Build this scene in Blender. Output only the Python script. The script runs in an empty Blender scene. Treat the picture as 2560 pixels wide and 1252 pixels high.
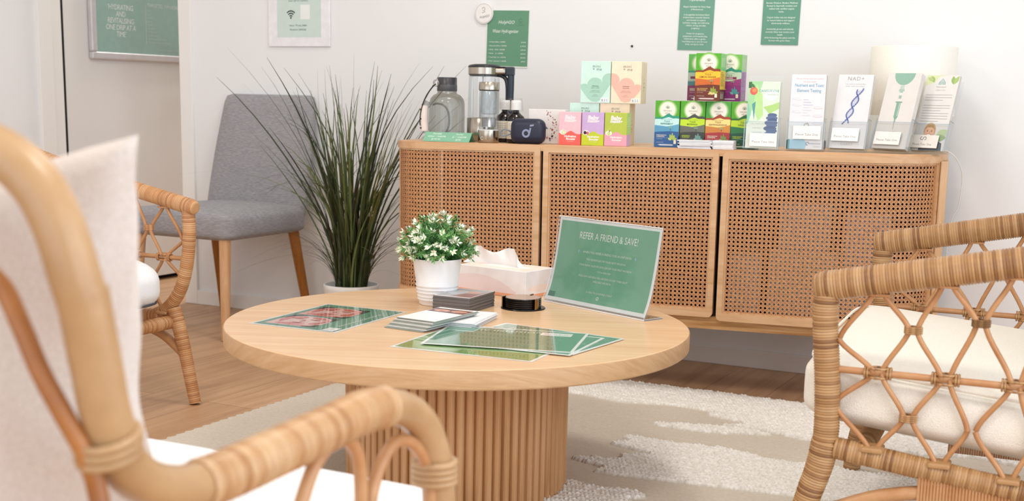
import bpy, bmesh, math, random
import numpy as np
from mathutils import Matrix, Vector

random.seed(11)
rng = np.random.default_rng(5)
S = bpy.context.scene
COL = S.collection
PI = math.pi

# ------------------------------------------------------------------ camera
cam = bpy.data.cameras.new('camera')
cam.sensor_width = 36.0
cam.lens = 3189.76 / 2560 * 36
cam.shift_y = (853.16 - 626) / 2560
cam.clip_start = 0.05
cam.dof.use_dof = True
cam.dof.focus_distance = 3.0
cam.dof.aperture_fstop = 6.0
camo = bpy.data.objects.new('camera', cam)
COL.objects.link(camo)
_r = Vector((0.89164, 0.45226, 0.02096)).normalized()
_f = Vector((-0.44085, 0.87782, -0.18731)).normalized()
_u = _r.cross(_f)
M = Matrix.Identity(4)
for i in range(3):
    M[i][0], M[i][1], M[i][2] = _r[i], _u[i], -_f[i]
M[0][3], M[1][3], M[2][3] = 0.0, 0.0, 0.8456
camo.matrix_world = M
S.camera = camo

# ------------------------------------------------------------------ world, daylight, exposure
S.view_settings.view_transform = 'Standard'
S.view_settings.look = 'None'
S.view_settings.gamma = 1.0
S.view_settings.exposure = -0.56
S.view_settings.use_curve_mapping = False
S.cycles.max_bounces = 8
S.cycles.diffuse_bounces = 5
S.cycles.glossy_bounces = 4
S.cycles.transparent_max_bounces = 16
S.cycles.caustics_reflective = False
S.cycles.caustics_refractive = False
W = bpy.data.worlds.new('sky')
S.world = W
W.use_nodes = True
W.node_tree.nodes['Background'].inputs[0].default_value = (0.80, 0.90, 1.0, 1)
W.node_tree.nodes['Background'].inputs[1].default_value = 1.2

def area(name, loc, direction, sx, sy, power, col, spread=180):
    l = bpy.data.lights.new(name, 'AREA')
    l.shape = 'RECTANGLE'
    l.size, l.size_y = sx, sy
    l.energy = power
    l.color = col
    l.spread = math.radians(spread)
    o = bpy.data.objects.new(name, l)
    COL.objects.link(o)
    o.location = loc
    o.rotation_euler = Vector(direction).to_track_quat('-Z', 'Y').to_euler()
    return o

area('daylight_right_window', (1.78, 0.75, 1.22), (-1, 0.0, -0.06), 3.9, 2.2, 104, (0.77, 0.885, 1.0))
area('daylight_shopfront', (-1.1, -2.28, 1.30), (0, 1, -0.08), 4.6, 2.2, 76, (0.92, 0.965, 1.0))
# unseen ceiling panels, added as fill to brighten the room and passage
FILL_PANELS = ((-2.2, 1.0, 26), (-.2, 1.0, 26), (-1.2, 2.9, 22), (-3.74, 5.3, 44))
for _x, _y, _p in FILL_PANELS:
    area('added_panel_fill', (_x, _y, 2.575), (0, 0, -1), .5, .5, _p, (1.0, 0.955, 0.89))

# ------------------------------------------------------------------ helpers
def lin(h):
    h = h.lstrip('#')
    c = [int(h[i:i + 2], 16) / 255 for i in (0, 2, 4)]
    return tuple((x / 12.92 if x <= .04045 else ((x + .055) / 1.055) ** 2.4) for x in c) + (1,)

MATS = {}

def base_mat(name):
    m = bpy.data.materials.new(name)
    m.use_nodes = True
    nt = m.node_tree
    b = nt.nodes['Principled BSDF']
    return m, nt, b

def mixcol(nt, fac, a, b):
    r = nt.nodes.new('ShaderNodeValToRGB')
    r.color_ramp.elements[0].color = a
    r.color_ramp.elements[1].color = b
    nt.links.new(fac, r.inputs[0])
    return r

def paint(hexc, rough=.55, metal=0.0, var=.04, scale=40, bump=0.0, spec=.5, coat=0.0, name=None):
    """plain coloured surface with a little procedural variation"""
    key = ('p', hexc, rough, metal, var, scale, bump, spec, coat)
    if key in MATS: return MATS[key]
    m, nt, b = base_mat(name or 'surface_' + hexc.strip('#'))
    c = lin(hexc)
    tc = nt.nodes.new('ShaderNodeTexCoord')
    n = nt.nodes.new('ShaderNodeTexNoise')
    n.inputs['Scale'].default_value = scale
    n.inputs['Detail'].default_value = 2
    nt.links.new(tc.outputs['Object'], n.inputs['Vector'])
    r = mixcol(nt, n.outputs[0], tuple(x * (1 - var) for x in c[:3]) + (1,), tuple(min(1, x * (1 + var)) for x in c[:3]) + (1,))
    r.color_ramp.elements[0].position = .3
    r.color_ramp.elements[1].position = .7
    nt.links.new(r.outputs[0], b.inputs['Base Color'])
    b.inputs['Roughness'].default_value = rough
    b.inputs['Metallic'].default_value = metal
    b.inputs['Specular IOR Level'].default_value = spec
    b.inputs['Coat Weight'].default_value = coat
    b.inputs['Coat Roughness'].default_value = .03
    if bump:
        bp = nt.nodes.new('ShaderNodeBump')
        bp.inputs['Strength'].default_value = bump
        bp.inputs['Distance'].default_value = .002
        nt.links.new(n.outputs[0], bp.inputs['Height'])
        nt.links.new(bp.outputs[0], b.inputs['Normal'])
    MATS[key] = m
    return m

def wood(name, c1, c2, c3, scale=(2, 26, 26), rot=(0, 0, 0), rough=.42, coords='Object', bump=.05, dist=.6):
    if name in MATS: return MATS[name]
    m, nt, b = base_mat(name)
    tc = nt.nodes.new('ShaderNodeTexCoord')
    mp = nt.nodes.new('ShaderNodeMapping')
    mp.inputs['Rotation'].default_value = rot
    mp2 = nt.nodes.new('ShaderNodeMapping')
    mp2.inputs['Scale'].default_value = scale
    nt.links.new(tc.outputs[coords], mp.inputs['Vector'])
    nt.links.new(mp.outputs[0], mp2.inputs['Vector'])
    n = nt.nodes.new('ShaderNodeTexNoise')
    n.inputs['Scale'].default_value = 1.0
    n.inputs['Detail'].default_value = 5
    n.inputs['Roughness'].default_value = .6
    n.inputs['Distortion'].default_value = dist
    nt.links.new(mp2.outputs[0], n.inputs['Vector'])
    r = nt.nodes.new('ShaderNodeValToRGB')
    e = r.color_ramp.elements
    e[0].position, e[0].color = .30, lin(c1)
    e[1].position, e[1].color = .72, lin(c3)
    k = e.new(.5); k.color = lin(c2)
    nt.links.new(n.outputs[0], r.inputs[0])
    n2 = nt.nodes.new('ShaderNodeTexNoise')
    n2.inputs['Scale'].default_value = 5.0
    n2.inputs['Detail'].default_value = 6
    nt.links.new(mp2.outputs[0], n2.inputs['Vector'])
    mx = nt.nodes.new('ShaderNodeMix'); mx.data_type = 'RGBA'; mx.blend_type = 'MULTIPLY'
    mx.inputs[0].default_value = .25
    r2 = mixcol(nt, n2.outputs[0], (.55, .5, .45, 1), (1, 1, 1, 1))
    nt.links.new(r.outputs[0], mx.inputs[6])
    nt.links.new(r2.outputs[0], mx.inputs[7])
    nt.links.new(mx.outputs[2], b.inputs['Base Color'])
    b.inputs['Roughness'].default_value = rough
    bp = nt.nodes.new('ShaderNodeBump')
    bp.inputs['Strength'].default_value = bump
    bp.inputs['Distance'].default_value = .002
    nt.links.new(n2.outputs[0], bp.inputs['Height'])
    nt.links.new(bp.outputs[0], b.inputs['Normal'])
    MATS[name] = m
    return m

def cane_wrap(name, cols, pitch, rough=.4):
    """each turn of a wrapped strand gets its own tone; u = length along the pole in metres"""
    if name in MATS: return MATS[name]
    m, nt, b = base_mat(name)
    uv = nt.nodes.new('ShaderNodeUVMap')
    sp = nt.nodes.new('ShaderNodeSeparateXYZ')
    nt.links.new(uv.outputs[0], sp.inputs[0])
    dv = nt.nodes.new('ShaderNodeMath'); dv.operation = 'DIVIDE'; dv.inputs[1].default_value = pitch
    fl = nt.nodes.new('ShaderNodeMath'); fl.operation = 'FLOOR'
    nt.links.new(sp.outputs[0], dv.inputs[0]); nt.links.new(dv.outputs[0], fl.inputs[0])
    wn = nt.nodes.new('ShaderNodeTexWhiteNoise'); wn.noise_dimensions = '1D'
    nt.links.new(fl.outputs[0], wn.inputs['W'])
    r = nt.nodes.new('ShaderNodeValToRGB')
    e = r.color_ramp.elements
    e[0].position, e[0].color = 0, lin(cols[0])
    e[1].position, e[1].color = 1, lin(cols[-1])
    for i, c in enumerate(cols[1:-1]):
        k = e.new((i + 1) / (len(cols) - 1)); k.color = lin(c)
    nt.links.new(wn.outputs[0], r.inputs[0])
    tc = nt.nodes.new('ShaderNodeTexCoord')
    n = nt.nodes.new('ShaderNodeTexNoise'); n.inputs['Scale'].default_value = 60; n.inputs['Detail'].default_value = 4
    nt.links.new(tc.outputs['Object'], n.inputs['Vector'])
    r2 = mixcol(nt, n.outputs[0], (.62, .56, .5, 1), (1, 1, 1, 1))
    r2.color_ramp.elements[1].position = .6
    mx = nt.nodes.new('ShaderNodeMix'); mx.data_type = 'RGBA'; mx.blend_type = 'MULTIPLY'; mx.inputs[0].default_value = .55
    nt.links.new(r.outputs[0], mx.inputs[6]); nt.links.new(r2.outputs[0], mx.inputs[7])
    nt.links.new(mx.outputs[2], b.inputs['Base Color'])
    b.inputs['Roughness'].default_value = rough
    MATS[name] = m
    return m

def fabric(name, c1, c2, scale=(60, 60, 400), rough=.9, bump=.25, weave=0):
    if name in MATS: return MATS[name]
    m, nt, b = base_mat(name)
    tc = nt.nodes.new('ShaderNodeTexCoord')
    mp = nt.nodes.new('ShaderNodeMapping'); mp.inputs['Scale'].default_value = scale
    nt.links.new(tc.outputs['Object'], mp.inputs['Vector'])
    n = nt.nodes.new('ShaderNodeTexNoise'); n.inputs['Scale'].default_value = 1; n.inputs['Detail'].default_value = 3
    nt.links.new(mp.outputs[0], n.inputs['Vector'])
    r = mixcol(nt, n.outputs[0], lin(c1), lin(c2))
    r.color_ramp.elements[0].position = .32; r.color_ramp.elements[1].position = .68
    nt.links.new(r.outputs[0], b.inputs['Base Color'])
    b.inputs['Roughness'].default_value = rough
    b.inputs['Sheen Weight'].default_value = .15
    b.inputs['Specular IOR Level'].default_value = .2
    h = n.outputs[0]
    if weave:
        ch = nt.nodes.new('ShaderNodeTexVoronoi'); ch.inputs['Scale'].default_value = weave
        nt.links.new(tc.outputs['Object'], ch.inputs['Vector'])
        h = ch.outputs['Distance']
    bp = nt.nodes.new('ShaderNodeBump'); bp.inputs['Strength'].default_value = bump; bp.inputs['Distance'].default_value = .002
    nt.links.new(h, bp.inputs['Height']); nt.links.new(bp.outputs[0], b.inputs['Normal'])
    MATS[name] = m
    return m

def clear(name, tint, refl=.12, rough=.03, edge=.45):
    """thin clear plastic or glass: see-through with a Fresnel sheen"""
    if name in MATS: return MATS[name]
    m = bpy.data.materials.new(name); m.use_nodes = True
    nt = m.node_tree
    for n in list(nt.nodes):
        if n.type == 'BSDF_PRINCIPLED': nt.nodes.remove(n)
    out = [n for n in nt.nodes if n.type == 'OUTPUT_MATERIAL'][0]
    t = nt.nodes.new('ShaderNodeBsdfTransparent'); t.inputs[0].default_value = lin(tint)
    g = nt.nodes.new('ShaderNodeBsdfGlossy'); g.inputs['Roughness'].default_value = rough
    lw = nt.nodes.new('ShaderNodeLayerWeight'); lw.inputs['Blend'].default_value = .35
    mul = nt.nodes.new('ShaderNodeMath'); mul.operation = 'MULTIPLY_ADD'
    mul.inputs[1].default_value = edge; mul.inputs[2].default_value = refl * .2 - .012
    nt.links.new(lw.outputs['Fresnel'], mul.inputs[0])
    mx = nt.nodes.new('ShaderNodeMixShader')
    nt.links.new(mul.outputs[0], mx.inputs[0]); nt.links.new(t.outputs[0], mx.inputs[1]); nt.links.new(g.outputs[0], mx.inputs[2])
    nt.links.new(mx.outputs[0], out.inputs[0])
    MATS[name] = m
    return m

_rb = {}
def rbox_geo(sx, sy, sz, r, seg):
    key = (round(sx, 5), round(sy, 5), round(sz, 5), round(r, 5), seg)
    if key not in _rb:
        bm = bmesh.new(); bmesh.ops.create_cube(bm, size=1)
        for v in bm.verts: v.co = Vector((v.co.x * sx, v.co.y * sy, v.co.z * sz))
        if r > 0: bmesh.ops.bevel(bm, geom=list(bm.edges), offset=r, segments=seg, affect='EDGES', profile=.5)
        bm.verts.index_update()
        _rb[key] = ([v.co.copy() for v in bm.verts], [[v.index for v in f.verts] for f in bm.faces])
        bm.free()
    return _rb[key]

def catmull(pts, n=8, closed=False):
    P = [Vector(p) for p in pts]
    if len(P) < 3 and not closed: return P
    out = []
    N = len(P)
    segs = N if closed else N - 1
    for i in range(segs):
        if closed: a, b, c, d = P[(i - 1) % N], P[i], P[(i + 1) % N], P[(i + 2) % N]
        else:
            b, c = P[i], P[i + 1]
            a = P[i - 1] if i > 0 else b * 2 - c
            d = P[i + 2] if i + 2 < N else c * 2 - b
        for k in range(n):
            t = k / n
            out.append(.5 * ((2 * b) + (c - a) * t + (2 * a - 5 * b + 4 * c - d) * t * t + (3 * b - a - 3 * c + d) * t ** 3))
    if not closed: out.append(P[-1])
    return out

def resample(pts, step):
    P = [Vector(p) for p in pts]
    L = [0]
    for i in range(1, len(P)): L.append(L[-1] + (P[i] - P[i - 1]).length)
    n = max(2, int(round(L[-1] / step)))
    out = []; j = 0
    for k in range(n + 1):
        s = L[-1] * k / n
        while j < len(P) - 2 and L[j + 1] < s: j += 1
        d = L[j + 1] - L[j]
        out.append(P[j].lerp(P[j + 1], (s - L[j]) / d if d > 1e-9 else 0))
    return out

class MB:
    def __init__(s):
        s.v, s.f, s.mi, s.uv, s.sm, s.mats = [], [], [], [], [], []
    def mat(s, m):
        if m not in s.mats: s.mats.append(m)
        return s.mats.index(m)
    def add(s, V, F, m, uvs=None, smooth=False):
        o = len(s.v); i = s.mat(m)
        s.v.extend([tuple(v) for v in V])
        for k, f in enumerate(F):
            s.f.append([o + j for j in f]); s.mi.append(i); s.sm.append(smooth)
            s.uv.append(uvs[k] if uvs else None)
        return s
    def box(s, x0, x1, y0, y1, z0, z1, m, r=0, seg=2, T=None, smooth=False):
        V, F = rbox_geo(x1 - x0, y1 - y0, z1 - z0, r, seg)
        c = Vector(((x0 + x1) / 2, (y0 + y1) / 2, (z0 + z1) / 2))
        V = [v + c for v in V]
        if T is not None: V = [T @ v for v in V]
        return s.add(V, F, m, smooth=smooth)
    def tube(s, pts, r, m, seg=10, cap=True, closed=False, squash=None):
        P = [Vector(p) for p in pts]; N = len(P)
        R = [r(i) if callable(r) else (r[i] if isinstance(r, (list, tuple)) else r) for i in range(N)]
        L = [0]
        for i in range(1, N): L.append(L[-1] + (P[i] - P[i - 1]).length)
        tang = []
        for i in range(N):
            if closed: t = P[(i + 1) % N] - P[i - 1]
            else: t = P[min(i + 1, N - 1)] - P[max(i - 1, 0)]
            tang.append(t.normalized() if t.length > 1e-9 else Vector((0, 0, 1)))
        up = Vector((0, 0, 1))
        if abs(tang[0].dot(up)) > .9: up = Vector((0, 1, 0))
        n = (up - tang[0] * up.dot(tang[0])).normalized()
        V = []
        for i in range(N):
            if i: n = (n - tang[i] * n.dot(tang[i])).normalized()
            b = tang[i].cross(n)
            for k in range(seg):
                a = 2 * PI * k / seg
                q = R[i]
                V.append(P[i] + n * (math.cos(a) * q * (squash or 1)) + b * (math.sin(a) * q))
        F, U = [], []
        for i in range(N if closed else N - 1):
            i2 = (i + 1) % N
            for k in range(seg):
                k2 = (k + 1) % seg
                F.append((i * seg + k, i * seg + k2, i2 * seg + k2, i2 * seg + k))
                l2 = L[i2] if i2 else L[-1] + .01
                U.append(((L[i], k / seg), (L[i], (k + 1) / seg), (l2, (k + 1) / seg), (l2, k / seg)))
        s.add(V, F, m, U, smooth=True)
        if cap and not closed:
            s.add(V[:seg], [tuple(reversed(range(seg)))], m, [tuple((0, 0) for _ in range(seg))])
            s.add(V[-seg:], [tuple(range(seg))], m, [tuple((L[-1], 0) for _ in range(seg))])
        return s
    def wrap(s, pts, r, m, pitch, seg=12, bump=.085, cap=True, squash=None):
        """a pole bound tightly with cane: a scalloped tube"""
        P = resample(pts, pitch / 5)
        ph = [random.uniform(.75, 1.25) for _ in range(len(P) // 5 + 2)]
        rr = [(r(i / (len(P) - 1)) if callable(r) else r) * (1 + bump * (math.sqrt(abs(math.sin(PI * (i % 5) / 5))) - .6) * ph[i // 5]) for i in range(len(P))]
        return s.tube(P, rr, m, seg, cap, squash=squash)
    def lathe(s, prof, m, seg=32, c=(0, 0, 0), smooth=True, T=None, cap0=False, cap1=False):
        c = Vector(c); V = []
        for (r, z) in prof:
            for k in range(seg):
                a = 2 * PI * k / seg
                V.append(c + Vector((r * math.cos(a), r * math.sin(a), z)))
        if T is not None: V = [T @ v for v in V]
        F = []
        for i in range(len(prof) - 1):
            for k in range(seg):
                k2 = (k + 1) % seg
                F.append((i * seg + k, i * seg + k2, (i + 1) * seg + k2, (i + 1) * seg + k))
        s.add(V, F, m, smooth=smooth)
        if cap0: s.add(V[:seg], [tuple(reversed(range(seg)))], m)
        if cap1: s.add(V[-seg:], [tuple(range(seg))], m)
        return s
    def prism(s, poly, z0, z1, m, T=None, smooth=False):
        n = len(poly)
        V = [Vector((p[0], p[1], z0)) for p in poly] + [Vector((p[0], p[1], z1)) for p in poly]
        if T is not None: V = [T @ v for v in V]
        F = [tuple(reversed(range(n))), tuple(range(n, 2 * n))]
        s.add(V, F, m)
        s.add(V, [(i, (i + 1) % n, n + (i + 1) % n, n + i) for i in range(n)], m, smooth=smooth)
        return s
    def grid(s, fn, nu, nv, m, smooth=True, closeu=False):
        V = [fn(i / nu, j / nv) for j in range(nv + 1) for i in range(nu + 1)]
        F = [(j * (nu + 1) + i, j * (nu + 1) + i + 1, (j + 1) * (nu + 1) + i + 1, (j + 1) * (nu + 1) + i) for j in range(nv) for i in range(nu)]
        return s.add(V, F, m, smooth=smooth)
    def xf(s, T):
        s.v = [tuple(T @ Vector(v)) for v in s.v]; return s

def obj(name, mb, parent=None, label=None):
    me = bpy.data.meshes.new(name)
    me.from_pydata(mb.v, [], mb.f)
    for m in mb.mats: me.materials.append(m)
    me.polygons.foreach_set('material_index', mb.mi)
    me.polygons.foreach_set('use_smooth', mb.sm)
    if any(u is not None for u in mb.uv):
        lay = me.uv_layers.new(name='UVMap')
        flat = []
        for f, u in zip(mb.f, mb.uv):
            if u is None: flat.extend([0.0, 0.0] * len(f))
            else:
                for p in u: flat.extend(p)
        lay.data.foreach_set('uv', flat)
    me.validate()
    me.update()
    o = bpy.data.objects.new(name, me)
    COL.objects.link(o)
    if parent is not None: o.parent = parent
    if label: o['label'] = label
    return o

def tag(o, label, cat, group=None):
    o['label'] = label; o['category'] = cat
    if group: o['group'] = group
    return o

def thing(name, label, cat, loc=(0, 0, 0), rotz=0, group=None, tilt=None):
    o = bpy.data.objects.new(name, None)
    o.empty_display_size = .05
    COL.objects.link(o)
    o.location = loc
    o.rotation_euler = tilt if tilt else (0, 0, rotz)
    return tag(o, label, cat, group)

def struct(name, mb):
    o = obj(name, mb); o['kind'] = 'structure'; return o

def place(o, loc, rotz=0):
    o.location = loc; o.rotation_euler = (0, 0, rotz); return o

# ---- printed matter: shapes and lettering laid on a surface
_txt = {}
def text_geo(st, bold=0.0, spacing=1.0):
    key = (st, bold, spacing)
    if key not in _txt:
        cu = bpy.data.curves.new('lettering', 'FONT')
        cu.body = st; cu.size = 1; cu.resolution_u = 2; cu.offset = bold; cu.space_character = spacing
        cu.fill_mode = 'FRONT'
        ob = bpy.data.objects.new('lettering', cu)
        me = bpy.data.meshes.new_from_object(ob)
        V = [(v.co.x, v.co.y) for v in me.vertices]; F = [tuple(p.vertices) for p in me.polygons]
        bpy.data.meshes.remove(me)
        bpy.data.objects.remove(ob); bpy.data.curves.remove(cu)
        _txt[key] = (V, F, min([v[0] for v in V] or [0]), max([v[0] for v in V] or [0]))
    return _txt[key]

class Sheet:
    def __init__(s, fn, gap=.00003, rough=.5, coat=0, mb=None):
        s.mb, s.fn, s.gap, s.k, s.rough, s.coat = mb, fn, gap, 1, rough, coat
    def m(s, c): return c if not isinstance(c, str) else paint(c, s.rough, var=.02, coat=s.coat)
    def raw(s, V, F, c, up=True):
        h = s.gap * s.k
        s.mb.add([s.fn(x, y, h) for x, y in V], F, s.m(c))
        if up: s.k += 1
    def poly(s, P, c): s.raw(P, [tuple(range(len(P)))], c)
    def rect(s, x0, y0, x1, y1, c, ny=1):
        V = []; F = []
        for j in range(ny + 1):
            y = y0 + (y1 - y0) * j / ny; V += [(x0, y), (x1, y)]
            if j: F.append((2 * j - 2, 2 * j - 1, 2 * j + 1, 2 * j))
        s.raw(V, F, c)
    def ell(s, cx, cy, rx, ry, c, n=24, a0=0, a1=2 * PI, rot=0):
        P = []
        for i in range(n + (0 if a1 - a0 > 6.28 else 1)):
            a = a0 + (a1 - a0) * i / n
            x, y = rx * math.cos(a), ry * math.sin(a)
            P.append((cx + x * math.cos(rot) - y * math.sin(rot), cy + x * math.sin(rot) + y * math.cos(rot)))
        s.poly(P, c)
    def leaf(s, x, y, L, w, ang, c):
        P = []
        for i in range(9):
            t = i / 8; P.append((t * L, w * math.sin(PI * t)))
        for i in range(7, 0, -1):
            t = i / 8; P.append((t * L, -w * math.sin(PI * t)))
        ca, sa = math.cos(ang), math.sin(ang)
        s.poly([(x + p[0] * ca - p[1] * sa, y + p[0] * sa + p[1] * ca) for p in P], c)
    def line(s, pts, w, c, closed=False):
        n = len(pts); V = []; F = []
        for i in range(n):
            a = pts[i - 1] if (i or closed) else pts[i]; b = pts[(i + 1) % n] if (i < n - 1 or closed) else pts[i]
            dx, dy = b[0] - a[0], b[1] - a[1]; l = math.hypot(dx, dy) or 1
            V += [(pts[i][0] - dy / l * w / 2, pts[i][1] + dx / l * w / 2), (pts[i][0] + dy / l * w / 2, pts[i][1] - dx / l * w / 2)]
        for i in range(n if closed else n - 1):
            j = (i + 1) % n; F.append((2 * i, 2 * i + 1, 2 * j + 1, 2 * j))
        s.raw(V, F, c)
    def ring(s, cx, cy, r, w, c, n=28, a0=0, a1=2 * PI):
        full = a1 - a0 > 6.28
        s.line([(cx + r * math.cos(a0 + (a1 - a0) * i / n), cy + r * math.sin(a0 + (a1 - a0) * i / n)) for i in range(n + (0 if full else 1))], w, c, closed=full)
    def text(s, x, y, st, size, c, al='C', shear=0, bold=0.0, spacing=1.0, fit=None, rot=0):
        V, F, a, b = text_geo(st, bold, spacing)
        if not V: return
        k = size; kx = size
        if fit: kx = fit
        ox = {'C': (a + b) / 2, 'L': a, 'R': b}[al]
        Q = [((vx - ox + shear * vy) * kx, vy * k) for vx, vy in V]
        ca, sa = math.cos(rot), math.sin(rot)
        s.raw([(x + px * ca - py * sa, y + px * sa + py * ca) for px, py in Q], F, c)

# front face of a box that looks towards local -Y, right face towards +X
def front(y): return lambda a, b, h: Vector((a, y - h, b))
def rightf(x): return lambda a, b, h: Vector((x + h, a, b))
def topf(z): return lambda a, b, h: Vector((a, b, z + h))
# ------------------------------------------------------------------ the room
XL, XR, YF, YB, ZC = -4.0, 1.72, -2.2, 3.991, 2.6
wallm = paint('#eeeff0', .75, var=.015, scale=3, name='wall_paint')
trimm = paint('#f1efec', .4, var=.01, scale=5, name='trim_paint')
doorm = paint('#e9e7e5', .45, var=.012, scale=4, name='door_paint')

def floor_mat():
    m, nt, b = base_mat('oak_planks')
    tc = nt.nodes.new('ShaderNodeTexCoord')
    mp = nt.nodes.new('ShaderNodeMapping')
    mp.inputs['Rotation'].default_value = (0, 0, PI / 2)
    mp.inputs['Location'].default_value = (0, -2.26 + .19 * 20, 0)
    nt.links.new(tc.outputs['Object'], mp.inputs['Vector'])
    br = nt.nodes.new('ShaderNodeTexBrick')
    br.inputs['Scale'].default_value = 1
    br.inputs['Mortar Size'].default_value = .0011
    br.inputs['Mortar Smooth'].default_value = .2
    br.inputs['Brick Width'].default_value = 1.8
    br.inputs['Row Height'].default_value = .19
    br.inputs['Color1'].default_value = lin('#d6ae88'); br.inputs['Color2'].default_value = lin('#c79f79')
    br.inputs['Mortar'].default_value = lin('#8a6646')
    nt.links.new(mp.outputs[0], br.inputs['Vector'])
    mp2 = nt.nodes.new('ShaderNodeMapping'); mp2.inputs['Scale'].default_value = (26, 1.5, 1)
    nt.links.new(tc.outputs['Object'], mp2.inputs['Vector'])
    n = nt.nodes.new('ShaderNodeTexNoise'); n.inputs['Scale'].default_value = 1; n.inputs['Detail'].default_value = 6
    n.inputs['Roughness'].default_value = .65; n.inputs['Distortion'].default_value = .5
    nt.links.new(mp2.outputs[0], n.inputs['Vector'])
    r = mixcol(nt, n.outputs[0], (.55, .46, .38, 1), (1, 1, 1, 1))
    r.color_ramp.elements[0].position = .32; r.color_ramp.elements[1].position = .58
    mx = nt.nodes.new('ShaderNodeMix'); mx.data_type = 'RGBA'; mx.blend_type = 'MULTIPLY'; mx.inputs[0].default_value = .6
    nt.links.new(br.outputs[0], mx.inputs[6]); nt.links.new(r.outputs[0], mx.inputs[7])
    nt.links.new(mx.outputs[2], b.inputs['Base Color'])
    b.inputs['Roughness'].default_value = .42
    return m

mb = MB(); mb.box(XL - .1, XR + .1, YF - .1, 6.6, -.05, 0, floor_mat()); struct('floor', mb)
mb = MB(); mb.box(XL - .1, XR + .1, YF - .1, 6.6, ZC, ZC + .05, paint('#f4f2ee', .8, var=.01)); struct('ceiling', mb)
# back wall ends at the passage on its left
mb = MB(); mb.box(-3.475, XR + .1, YB, YB + .11, 0, ZC, wallm); struct('wall_back', mb)
mb = MB(); mb.box(-3.487, -3.425, YB - .012, YB + .122, 0, ZC, trimm, .003); struct('trim_1', mb)
mb = MB(); mb.box(-3.425, XR, YB - .012, YB, 0, .058, trimm, .003); struct('baseboard_back', mb)
mb = MB(); mb.box(XL - .1, XR + .1, 6.5, 6.6, 0, ZC, wallm); struct('wall_passage', mb)
mb = MB()
mb.box(XL - .1, XL, YF, 3.80, 0, ZC, wallm); mb.box(XL - .1, XL, 4.74, 6.5, 0, ZC, wallm); mb.box(XL - .1, XL, 3.80, 4.74, 2.08, ZC, wallm)
struct('wall_left', mb)
# door casing and the door in the left wall
mb = MB()
mb.box(XL - .02, XL + .014, 3.743, 3.815, 0, 2.14, trimm, .003); mb.box(XL - .06, XL + .004, 3.815, 3.872, 0, 2.10, trimm, .002)
mb.box(XL - .02, XL + .014, 4.74, 4.81, 0, 2.14, trimm, .003); mb.box(XL - .02, XL + .014, 3.815, 4.74, 2.07, 2.14, trimm, .003)
struct('trim_2', mb)
mb = MB(); mb.box(XL - .05, XL - .004, 3.888, 4.735, .022, 2.06, doorm, .002); d1 = struct('door_1', mb)
mb = MB(); mb.box(XL - .09, XL - .06, 3.80, 4.75, 0, 2.08, paint('#0d0c0c', .9)); mb.box(XL - .06, XL - .001, 3.8725, 3.8875, 0, 2.06, paint('#0d0c0c', .9)); o = obj('door_gap', mb, d1)
mb = MB()
mb.tube([(XL - .01, 4.66, 1.0), (XL + .05, 4.66, 1.0), (XL + .055, 4.62, 1.0), (XL + .055, 4.54, 1.0)], .009, paint('#b9b9b8', .3, 1.0), 10)
obj('door_handle', mb, d1)
# window wall on the right and the glazed shopfront behind the camera
mb = MB()
mb.box(XR, XR + .1, YF, -1.25, 0, ZC, wallm); mb.box(XR, XR + .1, 2.75, YB + .1, 0, ZC, wallm)
mb.box(XR, XR + .1, -1.25, 2.75, 0, .06, wallm); mb.box(XR, XR + .1, -1.25, 2.75, 2.35, ZC, wallm)
struct('wall_right', mb)
mb = MB()
for y0, y1 in ((-1.25, -1.19), (.72, .78), (2.69, 2.75)): mb.box(XR + .02, XR + .05, y0, y1, .06, 2.35, trimm)
mb.box(XR + .02, XR + .05, -1.19, 2.69, .06, .12, trimm); mb.box(XR + .02, XR + .05, -1.19, 2.69, 2.29, 2.35, trimm)
struct('window_1', mb)
mb = MB()
mb.box(XL - .1, -3.4, YF - .1, YF, 0, ZC, wallm); mb.box(1.2, XR + .1, YF - .1, YF, 0, ZC, wallm); mb.box(-3.4, 1.2, YF - .1, YF, 2.4, ZC, wallm)
struct('wall_front', mb)
mb = MB()
gm = paint('#3a3b3d', .4, .6)
for x in (-3.4, -1.9, -.38, 1.14): mb.box(x, x + .06, YF - .08, YF - .02, 0, 2.4, gm)
mb.box(-3.4, 1.2, YF - .08, YF - .02, 0, .08, gm); mb.box(-3.4, 1.2, YF - .08, YF - .02, 2.33, 2.4, gm)
struct('window_2', mb)

for _x, _y, _p in FILL_PANELS:  # invented frames around the added fill panels, out of view
    t = thing('added_ceiling_panel', 'unseen square ceiling panel added as fill light', 'ceiling light', (_x, _y, ZC), group='added ceiling fill panels')
    mb = MB(); mb.box(-.28, .28, -.28, -.252, -.022, 0, trimm); mb.box(-.28, .28, .252, .28, -.022, 0, trimm); mb.box(-.28, -.252, -.252, .252, -.022, 0, trimm); mb.box(.252, .28, -.252, .252, -.022, 0, trimm)
    obj('added_panel_frame', mb, t)

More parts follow.
